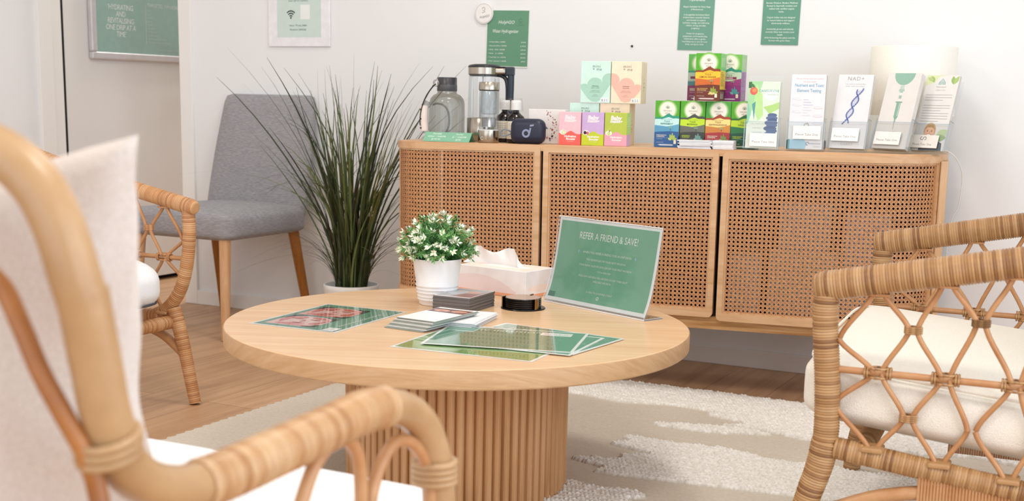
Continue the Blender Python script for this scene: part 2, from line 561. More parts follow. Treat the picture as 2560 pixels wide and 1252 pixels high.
# ------------------------------------------------------------------ rug
def rug():
    x0, x1, y0, y1, st = -2.12, -.12, 1.5, 3.53, .0034
    nx, ny = int((x1 - x0) / st), int((y1 - y0) / st)
    xs = np.linspace(x0, x1, nx); ys = np.linspace(y0, y1, ny)
    X, Y = np.meshgrid(xs, ys)
    # thick looped bands with ragged ends over a flat woven ground
    wob = .014 * np.sin(X * 9 + 1) + .012 * np.sin(X * 23)
    ends = .05 * np.sin(Y * 31) + .03 * np.sin(Y * 77 + 2)
    def band(ya, yb, xa, xb): return ((Y + wob > ya) & (Y + wob < yb) & (X + ends > xa) & (X + ends < xb))
    k = band(2.60, 2.93, -1.10, .3) & (Y > 2.60 + (X + 1.1) * .12)
    k |= band(3.07, 3.14, -1.05, -.85) | band(3.16, 3.42, -.98, .3) | band(3.30, 3.55, -1.70, .3)
    k |= band(2.34, 2.50, -1.16, -.9) | band(1.75, 2.10, -1.9, -.6)
    p = .0102
    rowi = np.floor(Y / p)
    XX = X + (rowi % 2) * p / 2
    jit = rng.random((512, 512))
    ci = (np.floor(XX / p).astype(int)) % 512; ri = rowi.astype(int) % 512
    fx = (XX / p) % 1 - .5; fy = (Y / p) % 1 - .5
    loop = np.sqrt(np.clip(1 - (fx * fx + fy * fy) * 3.4, 0, 1)) * (.55 + .75 * jit[ri, ci])
    q = .008
    flat = .0013 * np.abs(np.sin(PI * Y / q)) * (.4 + .6 * np.abs(np.sin(PI * X / .011 + (np.floor(Y / q) % 2) * 1.57))) + .0006 * rng.random(X.shape)
    Z = .006 + flat + k * (.003 + .0065 * loop)
    for gy, ga, gb in ((3.13, -1.5, -1.0), (2.985, -1.6, -.3), (2.56, -1.9, -1.2)):
        Z -= .0035 * np.exp(-((Y + wob * .5 - gy) / .003) ** 2) * (X > ga) * (X < gb)
    edge = (X < x0 + .006) | (X > x1 - .006) | (Y < y0 + .006) | (Y > y1 - .006)
    X = X + edge * .004 * np.sin(Y * 190) ; Y = Y + edge * .004 * np.sin(X * 210)
    Z = np.where((np.arange(nx)[None, :] == 0) | (np.arange(nx)[None, :] == nx - 1) | (np.arange(ny)[:, None] == 0) | (np.arange(ny)[:, None] == ny - 1), .0004, Z)
    co = np.stack([X, Y, Z], -1).reshape(-1, 3).astype(np.float32)
    idx = np.arange(nx * ny).reshape(ny, nx)
    F = np.stack([idx[:-1, :-1], idx[:-1, 1:], idx[1:, 1:], idx[1:, :-1]], -1).reshape(-1, 4)
    me = bpy.data.meshes.new('rug')
    me.vertices.add(len(co)); me.vertices.foreach_set('co', co.ravel())
    me.loops.add(F.size); me.loops.foreach_set('vertex_index', F.ravel().astype(np.int32))
    me.polygons.add(len(F)); me.polygons.foreach_set('loop_start', np.arange(0, F.size, 4, dtype=np.int32))
    me.polygons.foreach_set('use_smooth', np.ones(len(F), dtype=bool))
    me.update(calc_edges=True)
    at_ = me.attributes.new('pile', 'FLOAT', 'POINT'); at_.data.foreach_set('value', k.astype(np.float32).ravel())
    m, nt, b = base_mat('rug_wool')
    tc = nt.nodes.new('ShaderNodeTexCoord')
    n = nt.nodes.new('ShaderNodeTexNoise'); n.inputs['Scale'].default_value = 120; n.inputs['Detail'].default_value = 3
    nt.links.new(tc.outputs['Object'], n.inputs['Vector'])
    r = mixcol(nt, n.outputs[0], lin('#e0dbd2'), lin('#f7f5f1'))
    r.color_ramp.elements[0].position = .3; r.color_ramp.elements[1].position = .62
    r3 = mixcol(nt, n.outputs[0], lin('#c4baab'), lin('#ddd5c9'))
    at2 = nt.nodes.new('ShaderNodeAttribute'); at2.attribute_name = 'pile'
    mx = nt.nodes.new('ShaderNodeMix'); mx.data_type = 'RGBA'
    nt.links.new(at2.outputs['Fac'], mx.inputs[0]); nt.links.new(r3.outputs[0], mx.inputs[6]); nt.links.new(r.outputs[0], mx.inputs[7])
    nt.links.new(mx.outputs[2], b.inputs['Base Color'])
    b.inputs['Roughness'].default_value = .95; b.inputs['Specular IOR Level'].default_value = .1
    me.materials.append(m)
    o = bpy.data.objects.new('rug', me); COL.objects.link(o)
    tag(o, 'cream wool rug with raised looped bands under the round coffee table', 'rug')
rug()

# ------------------------------------------------------------------ coffee table
TX, TY, TZ = -1.332, 2.39, .365
tw = wood('table_oak', '#deb589', '#e4be95', '#eac8a1', scale=(2.2, 34, 34), rot=(0, 0, math.radians(-24)), rough=.27, bump=.02)
twe = wood('table_edge_oak', '#bd9468', '#c79f75', '#cfaa82', scale=(4, 4, 40), rot=(.5, .2, .3), rough=.5, dist=2.5)
slat = wood('slat_oak', '#b38150', '#c79566', '#d3a67a', scale=(40, 40, 2.2), rough=.5)
table = thing('coffee_table', 'round oak coffee table on a fluted drum base, standing on the cream rug', 'table', (TX, TY, 0))
mb = MB(); T0 = TZ - .0387
mb.lathe([(.5, T0 + .003), (.5, TZ - .003), (.4985, TZ - .001)], twe, 160)
mb.lathe([(.4985, TZ - .001), (.497, TZ), (.0, TZ)], tw, 160, smooth=False)
mb.lathe([(0, T0), (.497, T0), (.5, T0 + .003)], twe, 160, smooth=False)
obj('tabletop', mb, table)
mb = MB(); prof = []
ns = 76
for i in range(ns):
    for k in range(6):
        a = 2 * PI * (i + k / 6) / ns
        rr = .2335 + .0105 * math.sin(PI * k / 6) ** .6
        prof.append((rr * math.cos(a), rr * math.sin(a)))
mb.prism(prof, .0085, T0 + .0005, slat, smooth=False)
obj('fluted_pedestal', mb, table)

# ------------------------------------------------------------------ sideboard
CDIR = math.radians(7.589)
CX0, CY0 = -.471, 3.534
ROLL = .006
def ztop(s): return .7145 + ROLL * (s + 1.0)
def cab(s, off): return (CX0 + s * math.cos(CDIR) - off * math.sin(CDIR), CY0 + s * math.sin(CDIR) + off * math.cos(CDIR))
ash = wood('ash_frame', '#cd9e6e', '#dbb086', '#e5c19b', scale=(3, 36, 36), rough=.45)
ashv = wood('ash_frame_upright', '#cd9e6e', '#dbb086', '#e5c19b', scale=(36, 36, 3), rough=.45)
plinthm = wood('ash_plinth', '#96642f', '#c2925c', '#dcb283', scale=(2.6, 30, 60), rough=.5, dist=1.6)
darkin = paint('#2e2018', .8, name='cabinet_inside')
canem = paint('#d09768', .5, var=.24, scale=130, name='cane_webbing')
SL, SR, DEP = -1.529, -.23, .40
RL, RR = .12, .20
PL, PR = PI / 2 * RL, PI / 2 * RR
def plan(t):
    """t runs along the curved front; t = s on the straight part. returns (s, off, nx, ny) with the outward normal"""
    if t < SL:
        d = SL - t
        if d < PL:
            a = d / RL; return (SL - RL * math.sin(a), RL - RL * math.cos(a), -math.sin(a), -math.cos(a))
        return (SL - RL, RL + d - PL, -1, 0)
    if t > SR:
        d = t - SR
        if d < PR:
            a = d / RR; return (SR + RR * math.sin(a), RR - RR * math.cos(a), math.sin(a), -math.cos(a))
        return (SR + RR, RR + d - PR, 1, 0)
    return (t, 0, 0, -1)
def onplan(t, z, h):
    s, o, nx, ny = plan(t); return Vector((s + nx * h, o + ny * h, z))
side = thing('sideboard', 'pale wood sideboard with three cane doors and rounded ends along the back wall', 'sideboard', (CX0, CY0, 0), tilt=(0, -ROLL, CDIR))
ZT0 = .7145 + ROLL * 1.0   # in the sideboard's own frame
TA, TB = SL - PL - (DEP - RL), SR + PR + (DEP - RR)
def outline(h, n=14):
    ts = [TA, SL - PL] + [SL - PL + PL * i / n for i in range(1, n + 1)] + [SR] + [SR + PR * i / n for i in range(1, n + 1)] + [TB]
    return [onplan(t, 0, h).xy for t in ts]
mb = MB(); mb.prism(outline(-.004), ZT0 - .018, ZT0, ash); obj('top_panel', mb, side)
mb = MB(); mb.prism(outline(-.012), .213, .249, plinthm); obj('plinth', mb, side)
mb = MB()
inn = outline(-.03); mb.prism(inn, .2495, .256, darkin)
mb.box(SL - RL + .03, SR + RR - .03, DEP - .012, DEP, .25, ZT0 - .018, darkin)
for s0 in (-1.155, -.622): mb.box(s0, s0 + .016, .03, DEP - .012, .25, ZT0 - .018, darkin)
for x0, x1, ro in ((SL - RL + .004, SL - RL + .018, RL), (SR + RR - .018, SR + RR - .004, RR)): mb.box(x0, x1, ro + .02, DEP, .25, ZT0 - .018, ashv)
obj('carcass', mb, side)
for (s0, o0) in ((-1.33, .10), (-1.33, .33), (-.27, .12), (-.27, .33)):
    mb = MB(); mb.box(s0 - .022, s0 + .022, o0 - .022, o0 + .022, 0.002, .213, ash, .004); obj('leg', mb, side)

def door(t0, t1, z0, z1, st, hf, rad, arcsub):
    """frame ring with rounded corners, an inner bead and the cane panel, laid along the curved front"""
    def loop(a0, a1, b0, b1, r, n=5):
        P = []
        nt_ = max(2, int((t1 - t0) / .02)); nz = 6
        cs = [(a1 - r, b1 - r, 0), (a0 + r, b1 - r, 1), (a0 + r, b0 + r, 2), (a1 - r, b0 + r, 3)]
        for ci, (cx, cz, q) in enumerate(cs):
            for k in range(n + 1):
                a = q * PI / 2 + PI / 2 * k / n
                P.append((cx + r * math.cos(a), cz + r * math.sin(a)))
            nx_, nz_, _ = cs[(ci + 1) % 4]
            e = P[-1]
            a = (q + 1) * PI / 2
            f2 = (nx_ + r * math.cos(a), nz_ + r * math.sin(a))
            num = nt_ if ci in (0, 2) else nz
            for k in range(1, num): P.append((e[0] + (f2[0] - e[0]) * k / num, e[1] + (f2[1] - e[1]) * k / num))
        return P
    def ring(lo, li, h0, h1, m, mb):
        n = len(lo)
        assert len(li) == n
        V = [onplan(t, z, h1) for t, z in lo] + [onplan(t, z, h1) for t, z in li] + [onplan(t, z, h0) for t, z in lo] + [onplan(t, z, h0) for t, z in li]
        F = []
        for i in range(n):
            j = (i + 1) % n
            F += [(i, j, n + j, n + i), (j, i, 2 * n + i, 2 * n + j), (n + i, n + j, 3 * n + j, 3 * n + i), (2 * n + j, 2 * n + i, 3 * n + i, 3 * n + j)]
        mb.add(V, F, m)
    d = bpy.data.objects.new('door', None); d.empty_display_size = .05; COL.objects.link(d); d.parent = side
    lo = loop(t0, t1, z0, z1, rad); li = loop(t0 + st, t1 - st, z0 + .021, z1 - .019, .0015)
    mb = MB(); ring(lo, li, -.016, hf, ash, mb); obj('door_frame', mb, d)
    a0, a1, b0, b1 = t0 + st, t1 - st, z0 + .021, z1 - .019
    lb = loop(a0 + .0052, a1 - .0052, b0 + .0052, b1 - .0052, .001)
    mb = MB(); ring(li, lb, -.014, hf - .0045, ashv, mb); obj('bead', mb, d)
    a0 += .005; a1 -= .005; b0 += .005; b1 -= .005
    mb = MB(); p = .0121
    h = hf - .009
    def strip(P, w, hh):
        n = len(P); V = []; F = []
        dx, dz = P[-1][0] - P[0][0], P[-1][1] - P[0][1]; l = math.hypot(dx, dz)
        ox, oz = -dz / l * w / 2, dx / l * w / 2
        for (t, z) in P:
            V += [onplan(t + ox, z + oz, hh), onplan(t - ox, z - oz, hh)]
        for i in range(n - 1): F.append((2 * i, 2 * i + 1, 2 * i + 3, 2 * i + 2))
        mb.add(V, F, canem)
    def sub(a, b, n): return [(a[0] + (b[0] - a[0]) * i / n, a[1] + (b[1] - a[1]) * i / n) for i in range(n + 1)]
    nH = arcsub
    i = 0
    while a0 + i * p < a1:
        for e in (-.0019, .0019):
            t = a0 + i * p + e
            if a0 < t < a1: strip(sub((t, b0), (t, b1), 1), .0021, h)
        i += 1
    j = 0
    while b0 + j * p < b1:
        for e in (-.0019, .0019):
            z = b0 + j * p + e
            if b0 < z < b1: strip(sub((a0, z), (a1, z), nH), .0021, h + .0005)
        j += 1
    Wd, Hd = a1 - a0, b1 - b0
    for sgn in (1, -1):
        k0, k1 = (int(-Hd / p) - 1, int(Wd / p) + 1) if sgn == 1 else (0, int((Wd + Hd) / p) + 1)
        for k in range(k0, k1):
            c = (k + .5) * p
            pts = []
            for (x, z) in ((0, None), (Wd, None), (None, 0), (None, Hd)):
                if x is not None: z = sgn * (x - c) if sgn == 1 else c - x
                else: x = z + c if sgn == 1 else c - z
                if -1e-9 <= x <= Wd + 1e-9 and -1e-9 <= z <= Hd + 1e-9: pts.append((x, z))
            if len(pts) < 2: continue
            A, B = min(pts), max(pts)
            if B[0] - A[0] < p * .3: continue
            n = max(1, int(nH * (B[0] - A[0]) / Wd)) if nH > 1 else 1
            strip(sub((a0 + A[0], b0 + A[1]), (a0 + B[0], b0 + B[1]), n), .0022, h + (.001 if sgn == 1 else .0015))
    obj('cane_panel', mb, d)
door(SL - PL, -1.1545, .2505, .7125 + ROLL, .018, 0, .012, 46)
door(-1.1445, -.632, .2485, .7125 + ROLL, .016, .002, .014, 1)
mb = MB(); mb.box(SR + RR - .018, SR + RR + .001, .092, .235, .249, ZT0 - .0185, ashv, .003, 2); obj('end_post', mb, side)
door(-.620, SR + RR * 1.12, .2415, .7095 + ROLL, .016, .008, .014, 46)

def inside(name, s0, s1, o0, o1, z0, z1, c, label, cat, grp=None):
    mb = MB(); mb.box(-(s1 - s0) / 2, (s1 - s0) / 2, -(o1 - o0) / 2, (o1 - o0) / 2, 0, z1 - z0, paint(c, .6), .002)
    o = obj(name, mb); x, y = cab((s0 + s1) / 2, (o0 + o1) / 2)
    place(o, (x, y, z0), CDIR); tag(o, label, cat, grp)
inside('storage_box', -.60, -.515, .06, .30, .2585, .42, '#b9bcbf', 'pale grey box seen low through the left part of the right cane door', 'box')
inside('storage_box', -.49, -.30, .06, .30, .2585, .44, '#b5b5ae', 'wide pale grey storage box seen low through the middle of the right cane door', 'box')
inside('storage_box', -.47, -.33, .07, .30, .442, .57, '#a9adb6', 'grey box stacked on the wide storage box behind the right cane door', 'box')
inside('storage_box', -.29, -.17, .09, .30, .2585, .55, '#b6b9c4', 'tall grey box behind the right cane door, beside the rounded end', 'box')
inside('storage_box', -1.06, -.78, .10, .32, .2585, .36, '#5a4630', 'dark brown box behind the middle cane door', 'box')
# ------------------------------------------------------------------ things on the sideboard
def on_cab(o, s, off, yaw=0, dz=0):
    x, y = cab(s, off); place(o, (x, y, ztop(s) + .0006 + dz), CDIR + yaw); return o

def sticker(parent, x, y, yf, w=.022, h=.0095, txt='$15', c='#f4f1ee'):
    mb = MB(); mb.box(x - w / 2, x + w / 2, yf - .0006, yf - .0001, y - h / 2, y + h / 2, paint(c, .5))
    sh = Sheet(front(yf - .0006), .0001); sh.mb = mb
    sh.text(x, y - h * .27, txt, h * .75, '#5a5550', spacing=1.5)
    return obj('price_sticker', mb, parent)

# --- tea cartons
TEA_W, TEA_H, TEA_D = .0705, .131, .072
def tea(label, s, off, z, green, hill, band, mid, low, l1, l2, ink, small, herb, yaw=0, price=False, ginger=False, ribbon=None, side=None):
    w, h, d = TEA_W, TEA_H, TEA_D
    mb = MB(); base = paint(low, .42)
    mb.box(-w / 2, w / 2, 0, d, 0, h, paint(green, .42), .0006, 1)
    sh = Sheet(front(0), rough=.42); sh.mb = mb
    X = w / 2
    sh.rect(-X, 0, X, h, green)
    for r, c in ((.0275, 'm'), (.0245, 'n')):
        g = lin(green)
    cx, cy = .001, h - .026
    def mixh(a, b, t):
        A = [int(a[i:i + 2], 16) for i in (1, 3, 5)]; B = [int(b[i:i + 2], 16) for i in (1, 3, 5)]
        return '#%02x%02x%02x' % tuple(int(A[i] * (1 - t) + B[i] * t) for i in range(3))
    for r, t in ((.029, .18), (.027, .38), (.025, .62)): sh.ell(cx, cy, r, r * .98, mixh(green, '#fbf6e6', t), 30)
    sh.ell(cx, cy, .0222, .0222, '#f6f0e1', 30)
    for a in (-60, -32, 0, 32, 60):                       # lotus mark
        b = math.radians(90 + a); L = .0085 - abs(a) * .00003
        P = []
        for i in range(9):
            t = i / 8; P.append((t * L, .0021 * math.sin(PI * t)))
        Q = P + [(p[0], -p[1]) for p in reversed(P[1:-1])]
        sh.line([(cx + p[0] * math.cos(b) - p[1] * math.sin(b), cy + .0045 + p[0] * math.sin(b) + p[1] * math.cos(b)) for p in Q], .0006, '#4d6b57', True)
    sh.text(cx, cy - .0045, 'ORGANIC', .0062, '#5b5247', spacing=1.25, fit=.0047)
    sh.text(cx, cy - .0115, 'INDIA', .0062, '#5b5247', spacing=1.25, fit=.0047)
    yb = h - .0475
    def hills(y0, k=1): return [(-X, y0), (-X * .72, y0 + .001 * k), (-X * .42, y0 + .0005 * k), (-X * .18, y0 + .0055 * k), (-.001, y0 + .009 * k), (X * .16, y0 + .0115 * k), (X * .3, y0 + .0085 * k), (X * .5, y0 + .0048 * k), (X * .8, y0 + .0055 * k), (X, y0 + .0035 * k)]
    top = hills(yb)
    sh.poly(top + [(X, .03), (-X, .03)], hill)
    top2 = [(x, y - .0048) for x, y in hills(yb, .55)]
    sh.poly(top2 + [(X, .03), (-X, .03)], band)
    sh.poly([(-X, .062), (-X * .5, .0605), (0, .0585), (X * .5, .0615), (X, .066), (X, .02), (-X, .02)] if not ribbon else [(-X, .054), (0, .056), (X, .064), (X, .02), (-X, .02)], mid)
    for i in range(5):
        y = .0575 - i * .0032
        sh.line([(-X, y), (-X * .4, y - .0008), (X * .2, y - .003), (X * .5, y - .0035)], .0006, mixh(mid, low, .7))
    sh.poly([(-X, .042), (-X * .3, .044), (X * .3, .0455), (X, .044), (X, 0), (-X, 0)], low)
    sh.line([(X * .30, .0475), (X * .31, .054)], .0016, mixh(low, '#202020', .5))
    sh.ell(X * .31, .0555, .0062, .0026, mixh(mid, '#7fb08a', .6), 14)
    sh.text(0, .0775, 'DELICIOUS \u2022 ORGANIC', .0025, ink, spacing=1.2)
    sh.text(0, .0705, l1, .0066, ink, fit=None, spacing=1.05, bold=.01)
    if ribbon:
        sh.rect(-X * .8, .0615, X * .62, .0685, ribbon); sh.text(-X * .05, .063, l2, .0055, '#f0e8e4', bold=.01)
    else: sh.text(0, .0635, l2, .0066, ink, bold=.012)
    sh.text(-X * .82, .0325, small[0], .0036, '#f2ead2' if small[2] == 0 else small[2], 'L', bold=.02)
    sh.text(-X * .82, .0285, small[1], .0036, '#f2ead2' if small[2] == 0 else small[2], 'L', bold=.02)
    sh.rect(-X * .82, .0262, X * .1, .0267, mixh(low, '#ffffff', .5))
    sh.text(-X * .82, .0222, 'TRUE WELLNESS', .0023, mixh(low, '#ffffff', .7), 'L')
    sh.text(-X * .82, .0125, '25 INFUSION BAGS', .0025, '#efe9dc', 'L')
    for (lx, ly, L, ww, a) in ((.016, .021, .017, .0038, 110), (.018, .02, .016, .004, 68), (.02, .019, .013, .0036, 35), (.015, .02, .012, .0032, 150), (.018, .024, .018, .0022, 92)):
        sh.leaf(lx, ly, L, ww, math.radians(a), herb if (L > .0125) else mixh(herb, '#ffffff', .25))
    if ginger:
        for i in range(6): sh.ell(.006 + i * .0028, .0195 + (i % 2) * .002, .0032, .0019, '#ead08a', 10, rot=i)
    sh.rect(X * .62, .0095, X * .82, .0185, '#efe6cf'); sh.ell(X * .72, .0185, X * .1, .002, '#efe6cf', 12)
    sh.poly([(-X * .6, .0055), (-X * .5, .0042), (X * .5, .0042), (X * .62, .0062), (X * .5, .0082), (-X * .5, .0082), (-X * .7, .0068)], mixh(low, '#ffffff', .72))
    # right side panel
    sc = side or (mixh(green, '#ffffff', .35), mixh(band, '#ffffff', .25), mixh(low, '#ffffff', .15))
    sh2 = Sheet(rightf(w / 2), rough=.42); sh2.mb = mb
    sh2.rect(0, yb, d, h, sc[0]); sh2.rect(0, .032, d, yb, sc[1]); sh2.rect(0, 0, d, .032, sc[2])
    for i in range(6): sh2.rect(.012 + i * .008, yb + .01, .0145 + i * .008, h - .012, '#f2f5e6')
    for i in range(9): sh2.rect(.008, .042 + i * .0045, .05 - (i % 3) * .006, .0437 + i * .0045, mixh(sc[1], '#303030', .45))
    for i in range(5): sh2.rect(.01 + i * .009, .006, .0135 + i * .009, .026 - (i % 2) * .006, '#eee8e0')
    o = obj('tea_box', mb); tag(o, label, 'tea box', 'tea cartons stacked on the sideboard')
    on_cab(o, s, off, yaw, 0)
    o.location.z = (ztop(s) + .0006) if z == 0 else ztop(-.69) + TEA_H + .0016
    if price: sticker(o, *price)
    return o
GR = '#52a821'
tea('blue tea box at the left end of the bottom row of teas', -.8065, .085, 0, GR, '#2a9a80', '#c6ecea', '#5fa6c8', '#2a5c98', 'TULSI', 'PEPPERMINT', '#1f7b7d', ('STRESS RELIEVING', '& REFRESHING', 0), '#a9c05a')
tea('lime and charcoal tea box standing right of the blue one', -.7325, .085, 0, GR, '#4a4f4a', '#c3e02c', '#6d6f66', '#3a3d3a', 'TULSI', 'MORINGA', '#3f5a22', ('ENERGISING &', 'NOURISHING', '#c3e02c'), '#6f9c92')
tea('cream and red tea box in the bottom row, second from its right end', -.6595, .085, 0, '#4aa238', '#a44328', '#f4dc8c', '#d18a3c', '#a8343a', 'TULSI', 'ASHWAGANDHA', '#8a4a24', ('STRESS RELIEVING', '& ENERGISING', 0), '#7f8c4c')
tea('dark green tea box half hidden behind the leaf-print brochure', -.5875, .085, 0, GR, '#2c6a2e', '#bcd92a', '#2f7d46', '#175138', 'TULSI', 'ORIGINAL', '#2f5a22', ('STRESS RELIEVING', '& ENERGISING', '#bcd92a'), '#5f8c52', price=(-.018, .013, 0, .02, .0085, '$15', '#d8d4c6'))
tea('orange and brown tea box in front on the top row of teas', -.6905, .062, 1, '#52ad1e', '#8f3d14', '#f8c52c', '#e0742a', '#6f2a14', 'TULSI', 'LEMON GINGER', '#8a3a10', ('FULL OF FLAVOUR', 'AND WELLNESS', '#f0c86a'), '#8fa23c', price=(-.0245, .006, 0, .024, .0115), ginger=True, side=('#86cf80', '#f6d24c', '#6a2a16'), yaw=-.03)
tea('grey and plum tea box showing behind the left edge of the orange one', -.7265, .137, 1, '#5eb04a', '#2b8a72', '#a9b8ac', '#3b7f84', '#7e1c50', 'TULSI', 'WELLNESS', '#56615c', ('COLLECTION', 'FIVE KINDS', 0), '#5a9a90', price=(-.018, .007, 0, .02, .011, '$15', '#b6aea6'), ribbon='#7a2146', yaw=.03)
tea('sage and purple tea box on the top row, right of the orange one', -.6445, .141, 1, '#74b84a', '#2b8f76', '#c3d4bc', '#9a2f7a', '#8e2478', 'TULSI', 'WELLNESS', '#56615c', ('COLLECTION', 'FIVE KINDS', 0), '#4a96a0', ribbon='#8a2150', side=('#a5d49b', '#b083c2', '#a676bd'), yaw=-.03)

# --- pastel supplement cartons
def hydramama(label, s, off, z, bg, blob, name2, flip, price):
    w, h, d = .0905, .1205, .068
    mb = MB(); mb.box(-w / 2, w / 2, 0, d, 0, h, paint(bg, .5), .0006, 1)
    sh = Sheet(front(0)); sh.mb = mb; X = w / 2
    P = [(-X, .042), (-X + .006, .033), (-.022, .012), (-.010, .004), (.004, .0025), (.014, .007), (.027, .026), (X, .054), (X, .086)]
    for i in range(1, 9):
        a = PI / 2 + PI / 2 * i / 8; P.append((.040 + .02 * math.cos(a), .067 + .019 * math.sin(a)))
    for i in range(0, 13):
        a = .3 + (PI - .45) * i / 12; P.append((-.001 + .0245 * math.cos(a), .0505 + .023 * math.sin(a)))
    for i in range(0, 7):
        a = .6 + (PI - .9) * i / 6; P.append((-X + .011 + .0155 * math.cos(a), .043 + .0125 * math.sin(a)))
    P = [(max(-X, min(X, x)), y) for x, y in P]
    if flip: P = [(-x, y) for x, y in reversed(P)]
    sh.poly(P, blob)
    ink = '#3b4a45'
    sh.text(.002, .102, 'mini', .0125, ink, spacing=1.15); sh.text(.004, .0935, '+ me', .0125, ink, spacing=1.1)
    sh.text(0, .0475, 'Hydramama', .0042, ink, bold=.02); sh.text(0, .042, name2, .0038, ink)
    for i, t in enumerate(('TRIMESTER HYDRATION', 'ELECTROLYTES AND MINERALS', '', '15 SACHETS', 'NET WEIGHT 120 G')): sh.text(0, .0345 - i * .004, t, .0023, '#5c6a64')
    sh2 = Sheet(rightf(X)); sh2.mb = mb
    for i, y in enumerate((.068, .057, .045, .036)): sh2.text(d * .5, y, ('SIP', 'SOFT', 'SLOW', 'ME')[i], .006, '#8a8068')
    o = obj('carton', mb); tag(o, label, 'carton', 'pastel drink cartons stacked two by two')
    on_cab(o, s, off)
    o.location.z = ztop(s) + .0006 if z == 0 else ztop(-1.0) + .1205 + .0016
    if price: sticker(o, .029, .0085, 0, .024, .0125, '$25', '#eef2f4')
hydramama('mint green carton, lower left of the pastel four', -1.071, .145, 0, '#cfeee0', '#a9d4bf', 'MINT', False, False)
hydramama('peach carton, lower right of the pastel four', -.978, .145, 0, '#f2dcc0', '#f6b8a6', 'MANDARIN', True, False)
hydramama('mint green carton standing on top of the other mint one', -1.0385, .142, 1, '#d3f1e4', '#abd6c1', 'BODY + SPIRIT', False, True)
hydramama('peach carton standing on top of the other peach one', -.9455, .142, 1, '#fbe6cb', '#f8bcab', 'MANDARIN', True, True)

def booster(label, s, top, low, fruit, sidec=None):
    w, h, d = .0665, .0945, .044
    mb = MB(); mb.box(-w / 2, w / 2, 0, d, 0, h, paint(top, .5), .0006, 1)
    sh = Sheet(front(0)); sh.mb = mb; X = w / 2
    P = [(X, 0), (X, .032)]
    for i in range(0, 17):
        x = X - .004 - (w - .008) * i / 16; P.append((x, .0325 + .0075 * math.exp(-((x - .001) / .011) ** 2) + .0012 * math.sin(x * 190)))
    P += [(-X, .034), (-X, 0)]
    sh.poly(P, low)
    sh.text(.001, .074, 'Baby', .0165, '#f6eef0', bold=.045, shear=.1); sh.text(.001, .066, 'making', .0125, '#f6eef0', bold=.04, shear=.1)
    for r in range(9):
        sh.ell(-.024 + (r * 37 % 48) / 1000, .045 + (r * 23 % 18) / 1000, .0006, .0006, '#f4e4ee', 6)
    sh.text(.002, .022, 'Hydration', .0088, '#fbf4f2', bold=.035); sh.text(.004, .0145, 'Booster', .0088, '#fbf4f2', bold=.035)
    sh.text(.003, .0095, 'FERTILITY SUPPORT', .0022, '#f8ecec')
    x, y = -.020, .036
    sh.ell(x, y, .0098, .0072, '#f3efe6', 18)
    if fruit == 'lime': sh.ell(x + .002, y, .0055, .0055, '#b9cf7a', 16); sh.ell(x + .002, y, .004, .004, '#eef0c8', 14)
    elif fruit == 'berry': sh.ell(x - .003, y, .0045, .005, '#2a1626', 14); sh.ell(x + .0045, y - .001, .004, .0042, '#c23048', 14); sh.ell(x + .0045, y - .001, .0014, .0014, '#f2d0d0', 8)
    else: sh.ell(x, y - .001, .005, .0058, '#c4dd86', 14); sh.leaf(x, y + .004, .006, .0016, .7, '#3f7a3a')
    sh2 = Sheet(rightf(X)); sh2.mb = mb
    sc = sidec or (top, low)
    sh2.rect(0, .033, d, h, sc[0]); sh2.rect(0, 0, d, .033, sc[1])
    for i in range(5): sh2.rect(.008, .056 + i * .006, d - .008, .0575 + i * .006, '#f3f6ea')
    o = obj('sachet_box', mb); tag(o, label, 'sachet box', 'small drink sachet boxes in a row')
    on_cab(o, s, .052)
booster('pink and coral sachet box, beside the dotted white box', -1.0865, '#f5c4cf', '#f2645a', 'lime')
booster('lilac and lime sachet box in the middle of its row of three', -1.017, '#cdb0de', '#c3d22c', 'berry')
booster('olive green and pink sachet box, nearest the tea boxes', -.9485, '#b9c94e', '#eaa6ba', 'guava', ('#bfe88e', '#dcb9e8'))

# white box with scattered dots
mb = MB(); w, h, d = .115, .1005, .034
mb.box(-w / 2, w / 2, 0, d, 0, h, paint('#efeae6', .4), .001, 1)
sh = Sheet(front(0)); sh.mb = mb
rr = random.Random(3)
for i in range(44):
    t = rr.random(); y = .008 + .088 * t
    x = .020 + .018 * math.sin(t * 3.2 + .2) * (1 - .1 * t) - .012 + rr.gauss(0, .006)
    r = (.0007 + .0014 * rr.random()) * (1.6 if t < .45 and rr.random() < .3 else 1)
    sh.ell(x, y, r, r, rr.choice(['#3a1420', '#a85a5e', '#c9898a', '#7c2c3c']), 10)
o = obj('gift_box', mb); tag(o, 'low white box with scattered maroon dots, partly behind the navy case', 'box'); on_cab(o, -1.174, .102)

# navy zip case with a looped strap
case = thing('earphone_case', 'small rounded navy case with a grey letter mark and loop strap', 'case'); on_cab(case, -1.2085, .036)
navy = paint('#1c2138', .42, var=.06, scale=90)
mb = MB(); V, F = rbox_geo(.106, .046, .0735, .0225, 6)
mb.add([Vector((v.x, v.y, v.z + .03675)) for v in V], F, navy, smooth=True)
sh = Sheet(front(-.0231), .00004, .5); sh.mb = mb
gc = '#8e98b2'
sh.ring(.0005, .031, .0095, .0055, gc, 30)
sh.poly([(.0085, .031), (.0135, .031), (.0165, .047), (.0115, .047)], gc)
sh.poly([(.0115, .0505), (.0235, .0525), (.0245, .0575), (.0125, .0560)], gc)
obj('shell', mb, case)
mb = MB(); mb.prism([(.044, .046), (.0595, .045), (.053, .052), (.046, .060)], -.006, .006, navy, T=Matrix.Rotation(PI / 2, 4, 'X')); obj('flap', mb, case)
mb = MB(); mb.tube(catmull([(-.050, 0, .031), (-.062, -.003, .038), (-.075, -.004, .040), (-.084, -.004, .033), (-.080, -.004, .022), (-.064, -.003, .024), (-.050, 0, .030)], 6), .0022, paint('#7f8894', .6), 8); obj('strap', mb, case)

